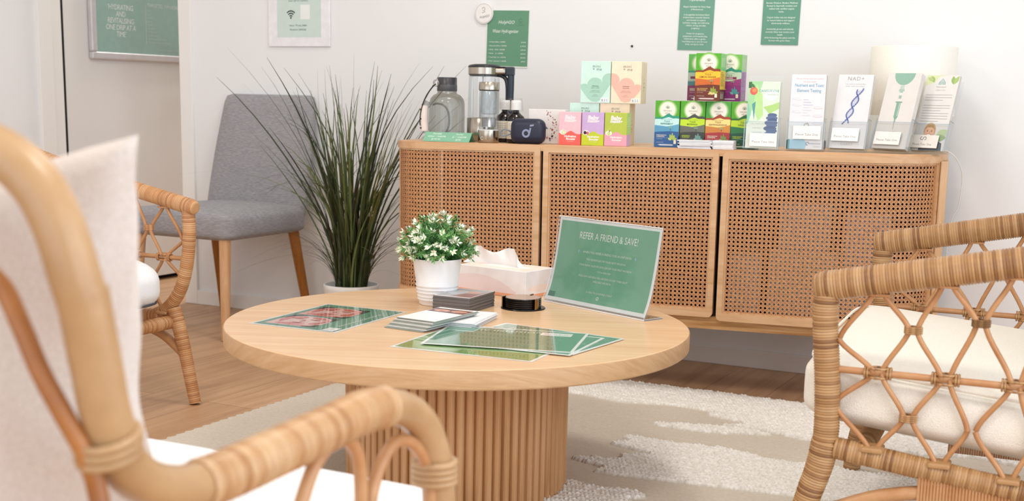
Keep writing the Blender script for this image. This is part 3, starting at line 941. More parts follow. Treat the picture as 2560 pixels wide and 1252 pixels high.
# two brown glass bottles with white ribbed caps under clear dosing cups
amber = paint('#140d0d', .12, spec=.6); ivory = paint('#e9e1cf', .55, var=.1, scale=160)
white = paint('#f3f2ef', .45)
cup = clear('clear_cup', '#fdfdfd', .1, edge=.15)
def syrup(label, s, off, yaw):
    b = thing('medicine_bottle', label, 'bottle', group='brown bottles with white caps'); on_cab(b, s, off, yaw)
    mb = MB(); mb.lathe([(0, 0), (.0245, 0), (.0265, .003), (.0265, .068), (.0245, .077), (.013, .087), (.0095, .091), (.0095, .104)], amber, 32, smooth=True); obj('glass_body', mb, b)
    mb = MB(); mb.lathe([(.0268, .012), (.0269, .013), (.0269, .063), (.0268, .064)], ivory, 32)
    for i in range(7):
        z = .055 - i * .006
        for k in range(3):
            a0 = 4.0 + k * .5; P = [(a0, z), (a0 + .34, z), (a0 + .34, z + .0022), (a0, z + .0022)]
            mb.add([Vector((.0271 * math.cos(a), .0271 * math.sin(a), zz)) for a, zz in P], [(0, 1, 2, 3)], paint('#9a8f78', .6))
    obj('paper_label', mb, b)
    mb = MB(); n = 40; pr = []
    V = []
    for (r, z) in ((.0152, .097), (.0152, .120), (.0138, .1255)):
        for k in range(n): V.append((r * (1 + .035 * (k % 2)) * math.cos(2 * PI * k / n), r * (1 + .035 * (k % 2)) * math.sin(2 * PI * k / n), z))
    F = [(i * n + k, i * n + (k + 1) % n, (i + 1) * n + (k + 1) % n, (i + 1) * n + k) for i in range(2) for k in range(n)] + [tuple(range(2 * n, 3 * n))]
    mb.add(V, F, white); obj('ribbed_cap', mb, b)
    mb = MB(); mb.lathe([(.0225, .0925), (.0180, .1305), (.017, .1315), (0, .1315)], cup, 28); obj('dosing_cup', mb, b)
syrup('brown bottle with white cap, right behind the navy case', -1.266, .088, .3)
syrup('brown bottle with white cap, behind its twin and beside the upright black handle', -1.318, .135, -.2)

# glass flask with steel collar and base
steel = paint('#b5aca0', .22, 1.0, var=.03)
flask = thing('glass_flask', 'slim glass flask with steel collar and steel base before the pitcher', 'flask'); on_cab(flask, -1.343, .062)
gl = clear('clear_glass', '#f8fafb', .16); gl2 = clear('inner_glass', '#f3f6f8', .1)
mb = MB(); mb.lathe([(0, 0), (.0305, 0), (.0315, .002), (.0315, .034), (.031, .0365)], steel, 36); mb.lathe([(.031, .0365), (.0302, .0385), (0, .0385)], paint('#dfe2e4', .3), 36)
shf = Sheet(lambda a, b, h: Vector((a, -.0316 - h, b)), .0002); shf.mb = mb
shf.ring(-.008, .013, .0042, .0011, '#e9e6df', 18, .5, 5.8); shf.rect(-.0085, .0165, -.0075, .0195, '#e9e6df')
obj('steel_base', mb, flask)
mb = MB(); mb.lathe([(.0288, .0385), (.0288, .148), (.027, .151)], gl, 36); obj('outer_glass', mb, flask)
mb = MB(); mb.lathe([(0, .082), (.020, .083), (.0235, .088), (.0235, .15)], gl2, 32); obj('inner_glass', mb, flask)
mb = MB(); mb.lathe([(0, .0455), (.021, .0455), (.021, .0475), (.02, .048), (.02, .074), (0, .074)], paint('#c6c8cc', .25, .9), 28); obj('electrode_cup', mb, flask)
mb = MB(); mb.lathe([(.0298, .1515), (.0298, .1545), (.0308, .155)], paint('#3a3a3c', .4), 36); mb.lathe([(.0308, .155), (.0308, .1755), (.0295, .1775), (0, .1775)], steel, 36); obj('steel_lid', mb, flask)

# water pitcher with steel foot, clear body, dark handle and steel rim
pit = thing('water_pitcher', 'tall clear water pitcher with black handle and steel rim at the back', 'pitcher'); on_cab(pit, -1.411, .20)
blackp = paint('#1d2126', .35); slate = paint('#26323f', .4)
mb = MB(); mb.lathe([(0, 0), (.0505, 0), (.0515, .002), (.0515, .069), (.05, .0705), (0, .0705)], steel, 44); obj('steel_foot', mb, pit)
mb = MB(); mb.lathe([(.0485, .071), (.0495, .075), (.0475, .20), (.0475, .204)], gl, 44); mb.lathe([(0, .0725), (.048, .0728)], gl2, 32); obj('clear_body', mb, pit)
mb = MB(); mb.lathe([(.044, .197), (.0495, .203)], paint('#5a5b5e', .4), 44); mb.lathe([(.0495, .203), (.0500, .2225)], steel, 44); mb.box(.035, .075, -.0205, .0205, .203, .2225, steel, .006, 3)
obj('steel_rim', mb, pit)
mb = MB(); mb.lathe([(.0502, .2225), (.0505, .2265), (.046, .2305), (.03, .2335), (0, .234)], blackp, 44); mb.box(-.01, .072, -.018, .018, .2225, .2265, blackp, .002); obj('lid', mb, pit)
mb = MB()
P = catmull([(.0875, 0, .222), (.0872, 0, .16), (.085, 0, .09), (.080, 0, .045), (.068, 0, .02), (.045, 0, .012)], 8)
n = len(P)
mb.tube(P, .0105, slate, 12, squash=1.0)
mb.box(.066, .098, -.0105, .0105, .1985, .2265, slate, .005, 3)
mb.tube(catmull([(.03, 0, .203), (.055, 0, .200), (.070, 0, .190), (.0765, 0, .165), (.0775, 0, .11)], 6), .0065, blackp, 8)
obj('handle', mb, pit)
mb = MB(); mb.tube([(-.004, 0, .16), (-.004, 0, .205)], .0022, white, 8); obj('filter_tube', mb, pit)

# smoky jug with wrapped side grip and wrist strap
jug = thing('water_jug', 'smoky grey plastic water jug with dark cap and pale leather grip', 'jug'); on_cab(jug, -1.532, .195, -.1)
smoke = clear('smoky_plastic', '#e0e2df', .14); smoked = paint('#3c3d42', .3)
mb = MB()
prof = [(0, .001), (.05, .001), (.0555, .006), (.0562, .02), (.0555, .045), (.0562, .07), (.0555, .095), (.0555, .112), (.052, .127), (.042, .138), (.031, .143), (.030, .151)]
mb.lathe(prof, smoke, 44); obj('clear_body', mb, jug)
mb = MB(); mb.lathe([(.0305, .150), (.0315, .151), (.0315, .169)], paint('#5a5b60', .35), 36); mb.lathe([(.0315, .169), (.0305, .170), (.0305, .190), (.0295, .1925)], smoked, 36); mb.lathe([(.0295, .1925), (0, .1935)], paint('#d9dadb', .4), 36); obj('cap', mb, jug)
mb = MB(); mb.tube(catmull([(-.022, -.050, .108), (-.004, -.056, .112), (.018, -.0525, .106), (.030, -.0465, .085), (.032, -.0455, .05), (.022, -.051, .022), (.0, -.055, .012), (-.02, -.0515, .012)], 6), .003, clear('smoky_rim', '#d6d8d8', .2), 8); obj('finger_recess', mb, jug)
mb = MB(); mb.tube(catmull([(-.052, -.030, .118), (-.060, -.034, .095), (-.061, -.036, .06), (-.056, -.034, .02)], 6), .0085, smoke, 10); obj('side_handle', mb, jug)
mb = MB(); mb.wrap([(-.0605, -.0352, .105), (-.0612, -.0362, .062), (-.0585, -.0352, .027)], .0135, paint('#efe2dc', .5), .2, 14, 0)
for z in (.092, .064, .036):
    T = Matrix.Translation((-.066, -.0478, z)) @ Matrix.Rotation(PI / 2 - .1, 4, 'X')
    mb.lathe([(.003, 0), (.0028, .0015), (0, .0018)], paint('#3a2a26', .4, .5), 12, T=T)
obj('leather_grip', mb, jug)
mb = MB(); mb.tube(catmull([(-.024, -.030, .172), (-.036, -.036, .158), (-.050, -.042, .135), (-.060, -.046, .11), (-.068, -.046, .08), (-.071, -.044, .05), (-.066, -.042, .040)], 6), .0052, paint('#1c1b1e', .6), 8, squash=.4); obj('wrist_strap', mb, jug)
mb = MB(); mb.tube([(-.021 + .0095 * math.cos(a * PI / 8), -.034 - .002 * math.sin(a * PI / 8), .174 + .0095 * math.sin(a * PI / 8)) for a in range(16)], .0014, paint('#c4c0b8', .3, 1), 8, closed=True); obj('strap_ring', mb, jug)

# folded price card
tent = thing('price_card', 'low folded green price card lying at the front left of the sideboard', 'price card'); on_cab(tent, -1.466, .052, 0)
mb = MB(); gcard = paint('#7fb597', .5)
W2, DD, HH = .075, .027, .0275
for sgn in (-1, 1):
    V = [(-W2, 0, HH), (W2, 0, HH), (W2, sgn * DD, 0), (-W2, sgn * DD, 0)]
    V2 = [(x, y * .985, z - .0006 + (0.0006 if z == 0 else 0)) for x, y, z in V]
    mb.add(V + V2, [(0, 1, 2, 3), (7, 6, 5, 4), (0, 3, 7, 4), (1, 5, 6, 2), (2, 6, 7, 3), (0, 4, 5, 1)], gcard)
sl = math.hypot(DD, HH)
def ff(a, b, h):  # a along the card, b up the slope from its foot
    return Vector((a, -DD + DD * b / sl - h * HH / sl, HH * b / sl + h * DD / sl))
sh = Sheet(ff, .00005); sh.mb = mb
sh.text(-.035, sl - .0095, 'Portable', .0085, '#e9f2ea', shear=.2); sh.text(-.035, sl - .0205, '400ml / 1500PPB', .0085, '#e9f2ea', shear=.2); sh.text(-.035, sl - .0315, '$149.00', .0085, '#e9f2ea', shear=.2)
sh.text(.038, sl - .0105, 'Pitcher', .0085, '#e9f2ea', shear=.2); sh.text(.038, sl - .0215, '2L / 1500PPB', .0085, '#e9f2ea', shear=.2); sh.text(.038, sl - .0325, '$295', .0085, '#e9f2ea', shear=.2)
obj('card', mb, tent)

# low piles of white cards at the front edge
def pile(s, off, yaw, n, w, d, t, labtop, lab, grp, name='card', curl=0.0, top=None, edge='#e9e9ec', jit=.002):
    z = 0; r = random.Random(int(s * 1000))
    for i in range(n):
        mb = MB(); m = paint(edge if i % 3 else '#dcdce2', .6)
        mb.box(-w / 2, w / 2, -d / 2, d / 2, 0, t, m, 0)
        o = obj(name, mb); tag(o, labtop if i == n - 1 else lab, 'card', grp)
        on_cab(o, s + r.uniform(-jit, jit), off + r.uniform(-jit, jit), yaw + r.uniform(-.03, .03), z); z += t + .0002
pile(-.709, .037, .04, 9, .092, .055, .0024, 'topmost white leaflet of the wide loose pile in front of the tea boxes', 'white leaflet inside the wide loose pile in front of the tea boxes', 'white leaflets in the wide pile', 'leaflet', jit=.004)
pile(-.630, .040, -.02, 5, .058, .05, .0046, 'topmost white pad of the small neat pile beside the loose leaflets', 'white pad inside the small neat pile beside the loose leaflets', 'white pads in the neat pile', 'note_pad', jit=.0012)

# --- clear brochure holders with a leaflet bundle and a small card on the pocket
acr = clear('acrylic', '#fdfefe', .1, edge=.22)
acre = paint('#b9cdde', .2)
def holder(label, s, off, yaw, lean, art, H=.21, Wd=.1, card='#f7f6f4', logo=False, cx=0, cy=.012, thick=.014, edge='#f1eee8', cardw=.075, blab=''):
    hd = thing('brochure_holder', label, 'brochure holder', group='clear holders of take-away brochures'); on_cab(hd, s, off, yaw)
    T = Matrix.Rotation(-lean, 4, 'X') @ Matrix.Translation((0, .004, .003 + (thick + .014) * math.tan(lean)))
    X = Wd / 2 + .004; dp = thick + .012
    mb = MB()
    mb.box(-X, X, dp, dp + .002, 0, .20, acr, T=T); mb.box(-X, X, -.002, 0, 0, .075, acr, T=T)
    mb.box(-X, -X + .002, 0, dp, 0, .085, acr, T=T); mb.box(X - .002, X, 0, dp, 0, .085, acr, T=T)
    mb.box(-X, X, 0, dp, -.002, 0, acr, T=T)
    mb.box(-X, X, .002, .046, 0, .0018, acr); mb.box(-X, X, .0445, .046, 0, .02, acr)
    obj('clear_stand', mb, hd)
    mb = MB()
    for x in (-X, X - .0016): mb.box(x, x + .0016, -.0018, -.0006, 0, .075, acre, T=T)
    mb.box(-X, X, -.0018, -.0006, .0742, .075, acre, T=T)
    mb.box(X - .0012, X, 0, dp, .0842, .085, acre, T=T)
    obj('pocket_edge', mb, hd)
    mb = MB(); w2 = Wd / 2 - .001
    mb.box(-w2, w2, .003, .003 + thick, .001, H, paint(edge, .6), .0004, 1, T=T)
    for i in range(7): mb.box(w2 - .0002, w2 + .0003, .003 + thick * (i + .3) / 7, .003 + thick * (i + .5) / 7, .002, H - .002, paint('#c9c6c2', .6), T=T)
    sh = Sheet(lambda a, b, h: T @ Vector((a, .003 - h, b + .001)), .00003); sh.mb = mb
    art(sh, w2, H - .001)
    on_cab(tag(obj('brochure', mb), blab, 'brochure', 'take-away brochures'), s, off, yaw)
    mb = MB(); cw, ch = cardw / 2, .036
    mb.box(cx - cw, cx + cw, -.0042, -.0026, cy, cy + ch, paint(card, .5), .0002, 1, T=T)
    sh = Sheet(lambda a, b, h: T @ Vector((a, -.0042 - h, b)), .00003); sh.mb = mb
    sh.text(cx, cy + (.010 if not logo else .007), 'Please Take One', .0082, '#5d5f6b' if not logo else '#55504e', spacing=1.12, fit=.0079 if not logo else .0072)
    if logo:
        sh.ring(cx - .0035, cy + .0265, .0042, .0015, '#555055', 16, PI * .5, PI * 2.1); sh.ring(cx + .0045, cy + .0265, .0042, .0015, '#555055', 16, -PI * .5, PI * 1.0)
    obj('take_one_card', mb, hd)
    return hd

def art_leaf(sh, X, H):
    sh.rect(-X, 0, X, H, '#dff0dc')
    sh.poly([(-X, H), (-X, H * .45), (-X * .55, H * .62), (-X * .1, H)], '#a9dca4'); sh.poly([(-X * .5, H * .96), (-X * .62, H * .6), (-X * .3, H * .40), (X * .02, H * .50), (-X * .1, H * .8)], '#bfe59a')
    sh.poly([(-X, H * .72), (-X * .75, H * .52), (-X * .95, H * .35), (-X, H * .36)], '#8fd0b4'); sh.poly([(-X * .72, H * .66), (-X * .55, H * .42), (-X * .5, H * .7)], '#5f9fa4')
    sh.ell(X * .45, H * .8, X * .42, H * .08, '#f7faf2', 22); sh.poly([(X * .0, H * .62), (X * .6, H * .66), (X, H * .7), (X, H * .6), (X * .4, H * .52)], '#b5dc86')
    sh.poly([(-X, 0), (X, 0), (X, H * .45), (-X * .2, H * .42), (-X, H * .36)], '#f0f6ea')
    sh.rect(-X, H * .9, -X * .8, H * .99, '#3c6a44'); sh.leaf(-X * .95, H * .97, .02, .004, -.6, '#4a7c46')
    sh.ell(-X * .66, H * .855, .0105, .0105, '#e8645c', 22); sh.ell(-X * .62, H * .865, .0058, .0058, '#f2975a', 18)
    sh.text(X * .93, H * .845, 'CANSURVIVE', .0088, '#7fb2bd', 'R', bold=.01, spacing=1.1); sh.text(X * .9, H * .80, 'Supporting you', .005, '#8fb6a0', 'R')
    for i, (x, y, rx, ry) in enumerate(((.60, .50, .013, .0055), (.58, .455, .016, .0065), (.62, .425, .013, .006), (.55, .385, .018, .008), (.6, .345, .015, .006), (.5, .30, .018, .007), (.6, .265, .015, .007), (.52, .21, .018, .008), (.62, .165, .014, .008))):
        sh.ell(X * x, H * y, rx, ry, ('#5b6f96', '#66799f', '#53658c')[i % 3], 20)
    for i, t in enumerate(('ON YOUR SIDE', 'FOR BODY', 'AND MIND')): sh.text(-X * .3, H * .36 - i * .012, t, .0055, '#c3cfc8')

def art_test(sh, X, H):
    sh.rect(-X, 0, X, H, '#ececf0')
    sh.text(X * .05, H * .935, 'Are you feeling under the weather', .0052, '#cf8f97'); sh.text(X * .05, H * .895, 'with your health?', .0052, '#cf8f97')
    sh.text(.002, H * .835, 'Nutrient and Toxic', .0125, '#5f9cc0', fit=.0100, bold=.01); sh.text(.002, H * .765, 'Element Testing', .0125, '#5f9cc0', fit=.0100, bold=.01)
    for y in (.66, .58, .49): sh.line([(-X * .9, H * (y + .01)), (-X * .6, H * (y - .006)), (-X * .35, H * y)], .0008, '#c6c4d6'); sh.rect(-X * .85, H * y + .004, -X * .45, H * y + .005, '#dddce8')
    for y in (.55, .44, .34): sh.line([(X * .35, H * (y + .004)), (X * .6, H * (y - .008)), (X * .92, H * (y + .002))], .0008, '#dcaeb6'); sh.rect(X * .4, H * y + .004, X * .85, H * y + .005, '#e2dfe6')
    for i in range(7): sh.rect(-X * .25, H * (.66 - i * .035), X * (.05 + .35 * ((i * 37) % 5) / 5), H * (.667 - i * .035), '#c9c6e2' if i < 3 else '#dadae2')
    sh.poly([(-X * .13, H * .30), (-X * .13, H * .335), (0.003, H * .36), (X * .18, H * .335), (X * .18, H * .30)], '#b9b4ac'); sh.rect(-X * .08, H * .307, X * .12, H * .333, '#f0eee8')
    sh.poly([(-X, 0), (-X, H * .12), (-X * .1, H * .14), (X * .1, H * .08), (X * .0, 0)], '#a7cfe6'); sh.rect(-X, 0, -X * .9, H * .13, '#5f9fa0')
    sh.text(X * .9, H * .07, 'NUTRIPATH LABS', .0042, '#8f95a8', 'R'); sh.ring(X * .15, H * .075, .004, .0016, '#7d86a4', 14, 0, 5); sh.text(X * .9, H * .03, '1300 688 522', .0035, '#a8adbc', 'R')

def art_nad(sh, X, H):
    sh.rect(-X, 0, X, H, '#e4e3e6')
    sh.text(0, H * .92, 'NAD+', .0155, '#9a9592', spacing=1.15); sh.text(0, H * .865, 'Your guide to understanding', .0048, '#9a9696'); sh.text(0, H * .835, 'cellular health and wellness', .0048, '#9a9696')
    A, B = [], []
    for i in range(45):
        t = i / 44; y = H * (.34 + .46 * t); cx = -X * .25 + X * .6 * t; a = .012 * math.cos(t * 9.2 + .4)
        A.append((cx + a - .3 * a, y + .15 * a)); B.append((cx - a + .3 * a, y - .15 * a))
    for i in range(2, 44, 2): sh.line([A[i], B[i]], .0007, '#7d8fc2')
    for L in (A, B):
        sh.line(L, .0016, '#3f5aa6')
        for i in range(0, 45, 2): sh.ring(L[i][0], L[i][1], .0017, .0008, '#4a66b4', 8)
    sh.text(-X * .05, H * .245, 'IV', .010, '#c2bcb8'); sh.text(0, H * .045, 'COAST', .009, '#c4beba', spacing=1.2)

def art_drip(sh, X, H):
    sh.rect(-X, 0, X, H, '#e0dbd7')
    P = [(X * .62 * math.cos(a), H - .0005 - .034 * math.sin(a)) for a in [PI * i / 20 for i in range(21)]]
    sh.poly(P, '#8db5a3')
    sh.rect(-.006, H * .78, .006, H * .835, '#bccbc4'); sh.rect(-.008, H * .755, .008, H * .785, '#a9c0b5'); sh.rect(-.004, H * .66, .004, H * .755, '#9cb8ac'); sh.ell(0, H * .72, .0055, .004, '#dfe6e2', 14)
    sh.rect(-.0095, H * .605, .0095, H * .622, '#7fa595'); sh.rect(-.006, H * .42, .006, H * .605, '#84ab9a'); sh.rect(.002, H * .43, .0045, H * .6, '#b5cdc1')
    sh.poly([(-.006, H * .42), (.006, H * .42), (.0022, H * .385), (-.0022, H * .385)], '#7fa595'); sh.rect(-.0022, H * .345, .0022, H * .385, '#8fb0a2'); sh.rect(-.0006, H * .25, .0006, H * .345, '#9aa8a2')
    sh.text(-X * .1, H * .195, 'IV IRON', .0105, '#c0b8b2', spacing=1.1); sh.text(-X * .1, H * .135, 'INFUSION', .0105, '#c0b8b2', spacing=1.1); sh.text(0, H * .105, 'FOR DEFICIENCY AND FATIGUE', .0038, '#bab2ac')

def art_person(sh, X, H):
    sh.rect(-X, 0, X, H, '#e4e1de')
    sh.poly([(-X, H), (-X, H * .86), (-X * .5, H * .9), (-X * .2, H * .985), (X * .2, H)], '#d5dfae'); sh.leaf(-X * .75, H * .99, .022, .006, -1.0, '#a5bb74'); sh.leaf(-X * .95, H * .97, .02, .005, -.5, '#b7ca86')
    sh.leaf(X * .6, H * .99, .024, .006, -1.4, '#98b66a'); sh.leaf(X * .95, H * .99, .026, .006, -2.0, '#a8c27c')
    for r, c in ((.0115, '#5d9fa2'), (.0075, '#8ab9a8'), (.0035, '#5d9fa2')):
        sh.line([(-r * .75, H * .875), (-r * .75, H * .885 + r * .3), (0, H * .89 + r * 1.15), (r * .75, H * .885 + r * .3), (r * .75, H * .875)], .0016, c)
    sh.text(0, H * .835, 'Naturopath', .0062, '#b5b2ae'); sh.text(0, H * .795, 'wellness clinic', .005, '#bdbab6')
    for i in range(11):
        if i in (3,): continue
        y = H * (.735 - i * .035); sh.rect(-X * .82, y, X * (.82 if i % 4 != 2 else .3), y + .0013, '#b5b1ad')
    sh.leaf(X * .35, H * .18, .04, .012, .5, '#c3d3a6'); sh.leaf(X * .2, H * .16, .04, .010, .1, '#9db788')
    sh.poly([(-X * .5, 0), (-X * .45, H * .12), (-X * .1, H * .16), (X * .4, H * .14), (X * .85, H * .1), (X * .9, 0)], '#5a646c')
    sh.ell(-X * .05, H * .26, .0165, .023, '#c9a274', 26); sh.ell(-X * .06, H * .235, .0142, .0205, '#e7b597', 26); sh.poly([(-X * .36, H * .27), (-X * .2, H * .33), (X * .1, H * .335), (X * .28, H * .27), (X * .05, H * .305), (-X * .2, H * .305)], '#b98d5c')
    for x in (-.0085, .0035): sh.ell(x, H * .255, .0022, .0011, '#4a3830', 10); sh.rect(x - .0028, H * .268, x + .0028, H * .2715, '#8f6440')
    sh.poly([(-.0032, H * .232), (-.0012, H * .25), (.0002, H * .232)], '#d49a7d'); sh.ell(-.003, H * .205, .0068, .0032, '#b5544e', 14); sh.ell(-.003, H * .2065, .0055, .0018, '#f7f2ee', 12)

holder('clear holder with a green leaf and grey pebble brochure beside the tea boxes', -.529, .032, 0, .06, art_leaf, .183, .089, blab="bundle of green leaf and stacked pebble brochures at the left end of the row", cx=.006, cy=.006, edge='#eef4ec', thick=.012)
holder('clear holder of white testing brochures with pale blue heading, second along', -.412, .05, -.02, .05, art_test, .203, .095, blab="bundle of tall white brochures with pale blue heading about testing", cx=.004, cy=.028, thick=.02, edge='#e9e0cd')
holder('clear holder with a white brochure showing a blue twisted ladder', -.304, .058, -.22, .26, art_nad, .207, .098, blab="bundle of white brochures printed with a blue twisted ladder", cx=-.006, cy=.02, thick=.016)
holder('clear holder with a beige brochure showing a green drip bag and syringe', -.196, .052, -.42, .34, art_drip, .215, .098, blab="bundle of beige brochures printed with a green drip bag and syringe", card='#efebe7', cx=-.006, cy=.01, thick=.02)
holder('clear holder at the rounded end with a brochure showing a smiling woman', -.0985, .082, -.46, .33, art_person, .213, .096, blab="bundle of pale brochures with leafy corners and a smiling woman's portrait", card='#ece6df', logo=True, cx=-.012, cy=.006, thick=.01, cardw=.088)

# black power box behind the holders
mb = MB(); mb.box(-.055, .055, -.022, .022, 0, .026, paint('#141315', .5), .004, 2); o = obj('power_adapter', mb); tag(o, 'low black plastic box lying behind the white testing brochures', 'power adapter'); on_cab(o, -.43, .24)

# table lamp with a white drum shade
lamp = thing('table_lamp', 'table lamp with a wide white drum shade behind the brochures', 'lamp'); on_cab(lamp, -.152, .315)
shade = paint('#f4f1e8', .8, var=.02, scale=200, name='lamp_linen')
mb = MB(); mb.lathe([(.121, .10), (.1215, .101), (.1185, .290), (.118, .291), (.1165, .290), (.1195, .101), (.121, .10)], shade, 72); obj('drum_shade', mb, lamp)
mb = MB(); mb.lathe([(0, 0), (.06, 0), (.062, .003), (.06, .012), (.02, .016), (.012, .022), (.011, .05), (.011, .15), (.018, .155), (.018, .185), (0, .188)], paint('#e9e4da', .4), 36); obj('lamp_base', mb, lamp)
mb = MB(); mb.lathe([(0, .255), (.012, .25), (.024, .235), (.03, .215), (.026, .198), (.015, .187)], paint('#fbf8f0', .2), 24); obj('bulb', mb, lamp)
x0, y0 = cab(-.06, .37)
mb = MB(); mb.tube(catmull([(x0 - .03, y0 - .05, ztop(0) + .004), (x0 + .012, y0 - .01, ztop(0) + .003), (x0 + .0425, y0 + .02, .70), (x0 + .0575, YB - .03, .645), (x0 + .052, YB - .02, .56), (x0 + .036, YB - .018, .52), (x0 + .03, YB - .016, .44), (x0 + .026, YB - .016, .3)], 8), .0014, white, 8)
o = obj('lamp_cord', mb); tag(o, 'thin white lamp cord hanging down the wall past the sideboard end', 'cord')
# ------------------------------------------------------------------ on the walls
def wall_sheet(name, label, cat, cx, zb, w, h, tilt, depth, body, draw, group=None):
    """a print on the back wall: origin at its lower centre"""
    mb = MB(); mb.box(-w / 2, w / 2, -depth, 0, 0, h, paint(body, .5), .0003, 1)
    sh = Sheet(front(-depth), .00004); sh.mb = mb
    draw(sh, w / 2, h)
    o = obj(name, mb); o.location = (cx, YB - .0015, zb); o.rotation_euler = (0, tilt, 0)
    return tag(o, label, cat, group)

def d_mama(sh, X, H):
    sh.rect(-X, 0, X, H, '#6d9f8b')
    sh.text(0, .152, 'Hydramama', .0105, '#e8f1ea', bold=.01)
    y = .132
    for t in ('Elegant Hydration for Every Stage', 'of Motherhood', '', 'A thoughtfully formulated blend', 'of electrolytes, essential vitamins,', 'and minerals to support', 'hydration, energy, and well-being', '- before, during, and after', 'pregnancy.', '', 'Perfect for pregnancy,', 'postpartum, and breastfeeding,', 'Hydramama offers a gentle,', 'nourishing way to care for your', 'body, one sip at a time.'):
        if t: sh.text(0, y, t, .0066, '#e4efe7', bold=.012)
        y -= .0083
def d_india(sh, X, H):
    sh.rect(-X, 0, X, H, '#649a84')
    y = .1235
    for t in ('Ancient Wisdom, Modern Wellness', 'Rooted in Ayurvedic tradition and', 'crafted with certified organic', 'herbs.', '', 'Organic Indian teas are designed', 'to restore balance and support', 'whole-body wellness.', '', 'Sustainably grown and ethically', 'sourced, these teas nurture your', 'health', 'while honouring the planet and the', 'farmers who grow them.'):
        if t: sh.text(0, y, t, .0068, '#e4efe7', bold=.012)
        y -= .0087
wall_sheet('wall_notice', 'green printed notice on the wall above the orange tea box', 'notice', -1.374, 1.008, .115, .20, .02, .0012, '#6d9f8b', d_mama)
wall_sheet('wall_notice', 'green printed notice on the wall left of the lamp shade', 'notice', -1.0995, 1.0245, .117, .19, .012, .0012, '#649a84', d_india)
def d_hyd(sh, X, H):
    sh.rect(-X + .003, .004, X - .001, H - .003, '#639678')
    sh.text(-.005, .146, 'HolyH2O', .0155, '#eef4ee', shear=.25); sh.text(-.008, .116, 'Water Hydrogenizer', .0165, '#eef4ee', shear=.25, fit=.0118)
    sh.ring(.049, .157, .0055, .0012, '#3d6a50', 14, .5, 6); sh.text(.049, .146, 'wellness', .004, '#3d6a50'); sh.text(.047, .140, 'water of the coast', .004, '#3d6a50')
    for i, (a, b) in enumerate((('Portable 400ml / 1500PPB', '$149.00'), ('Rejuvenate 350ml / 1800PPB', '$ 295.00'), ('Infinity   350ml / 3000PPB', '$395.00'), ('Pitcher    2L / 1500PPB', '$295.00'), ('Travel Flask 1.5L / 1500PPB', '$325.00'), ('Filter / membrane / 1500PPB', '$89.95'))):
        y = .083 - i * .0128
        sh.ell(-X + .0115, y + .0018, .0009, .0009, '#eef4ee', 8); sh.text(-X + .015, y, a, .0056, '#e6f0e8', 'L', shear=.2, bold=.01); sh.text(X - .010, y, b, .0056, '#e6f0e8', 'R', shear=.2, bold=.01)
wall_sheet('price_list', 'green price list in white lettering on the wall above the pitcher', 'price list', -2.048, .948, .163, .193, .018, .0012, '#eef0ec', d_hyd)
# round sign overlapping the price list
mb = MB(); T = Matrix.Rotation(PI / 2, 4, 'X')
mb.lathe([(0, 0), (.0345, 0), (.0352, .001), (.0352, .0045), (.0345, .0055), (0, .0055)], paint('#f2f0ee', .4), 48, T=T, smooth=False)
sh = Sheet(front(-.0055), .00005); sh.mb = mb
sh.ring(0, 0, .0318, .0008, '#6a6a68', 48)
sh.ring(-.001, .0145, .0055, .0013, '#4f5350', 18, -2.2, 3.3); sh.line([(-.007, .0035), (-.004, .0015), (-.0005, .0035), (.003, .006), (.006, .0045)], .0013, '#4f5350')
sh.text(.003, -.0145, 'HolyH2O', .0115, '#4a4e4b', shear=.2, rot=.14, fit=.0098)
o = obj('round_sign', mb); o.location = (-2.135, YB - .0035, 1.129); tag(o, 'small round white sign overlapping the corner of the green price list', 'sign')
# wifi notice in a clear block
def d_wifi(sh, X, H):
    xo = .0015
    sh.rect(-.099 + xo, .034, .099 + xo, H, '#cfe2da')
    sh.text(-.002, .178, 'Complimentary WiFi', .0125, '#4c5a56', bold=.02); sh.text(0, .162, 'Scan QR to Connect', .0105, '#5a6864')
    for i in range(4):
        if i: sh.ring(-.034, .103, .0085 * i, .0046, '#25332f', 18, PI * .25, PI * .75)
    sh.ell(-.034, .1035, .0036, .0036, '#25332f', 12)
    sh.rect(.009, .098, .052, .150, '#eef4f1')
    sh.text(-.002, .073, 'Name: TP-Link_DB68', .0088, '#55635f'); sh.text(-.002, .058, 'Password: 22845205', .0088, '#55635f')
def wifi():
    t = thing('wifi_notice', 'pale mint wifi notice in a clear plastic frame above the grey chair', 'notice', (-2.913, YB - .0015, 1.017))
    mb = MB(); mb.box(-.1385, .1385, -.008, 0, 0, .30, paint('#f1f0f4', .4), .0015, 2); obj('clear_frame', mb, t)
    mb = MB(); mb.box(-.1, .1, -.0088, -.0081, .033, .29, paint('#f2f2f2', .5)); sh = Sheet(front(-.0088), .00004); sh.mb = mb; d_wifi(sh, .1, .28)
    obj('printed_sheet', mb, t)
wifi()
mb = MB(); mb.lathe([(0, 0), (.004, 0), (.003, .004), (0, .005)], paint('#2c2a28', .5), 14, T=Matrix.Rotation(PI / 2, 4, 'X'))
o = obj('wall_hook', mb); o.location = (-1.588, YB - .001, 1.02); tag(o, 'tiny dark hook on the bare wall above the pastel cartons', 'hook')

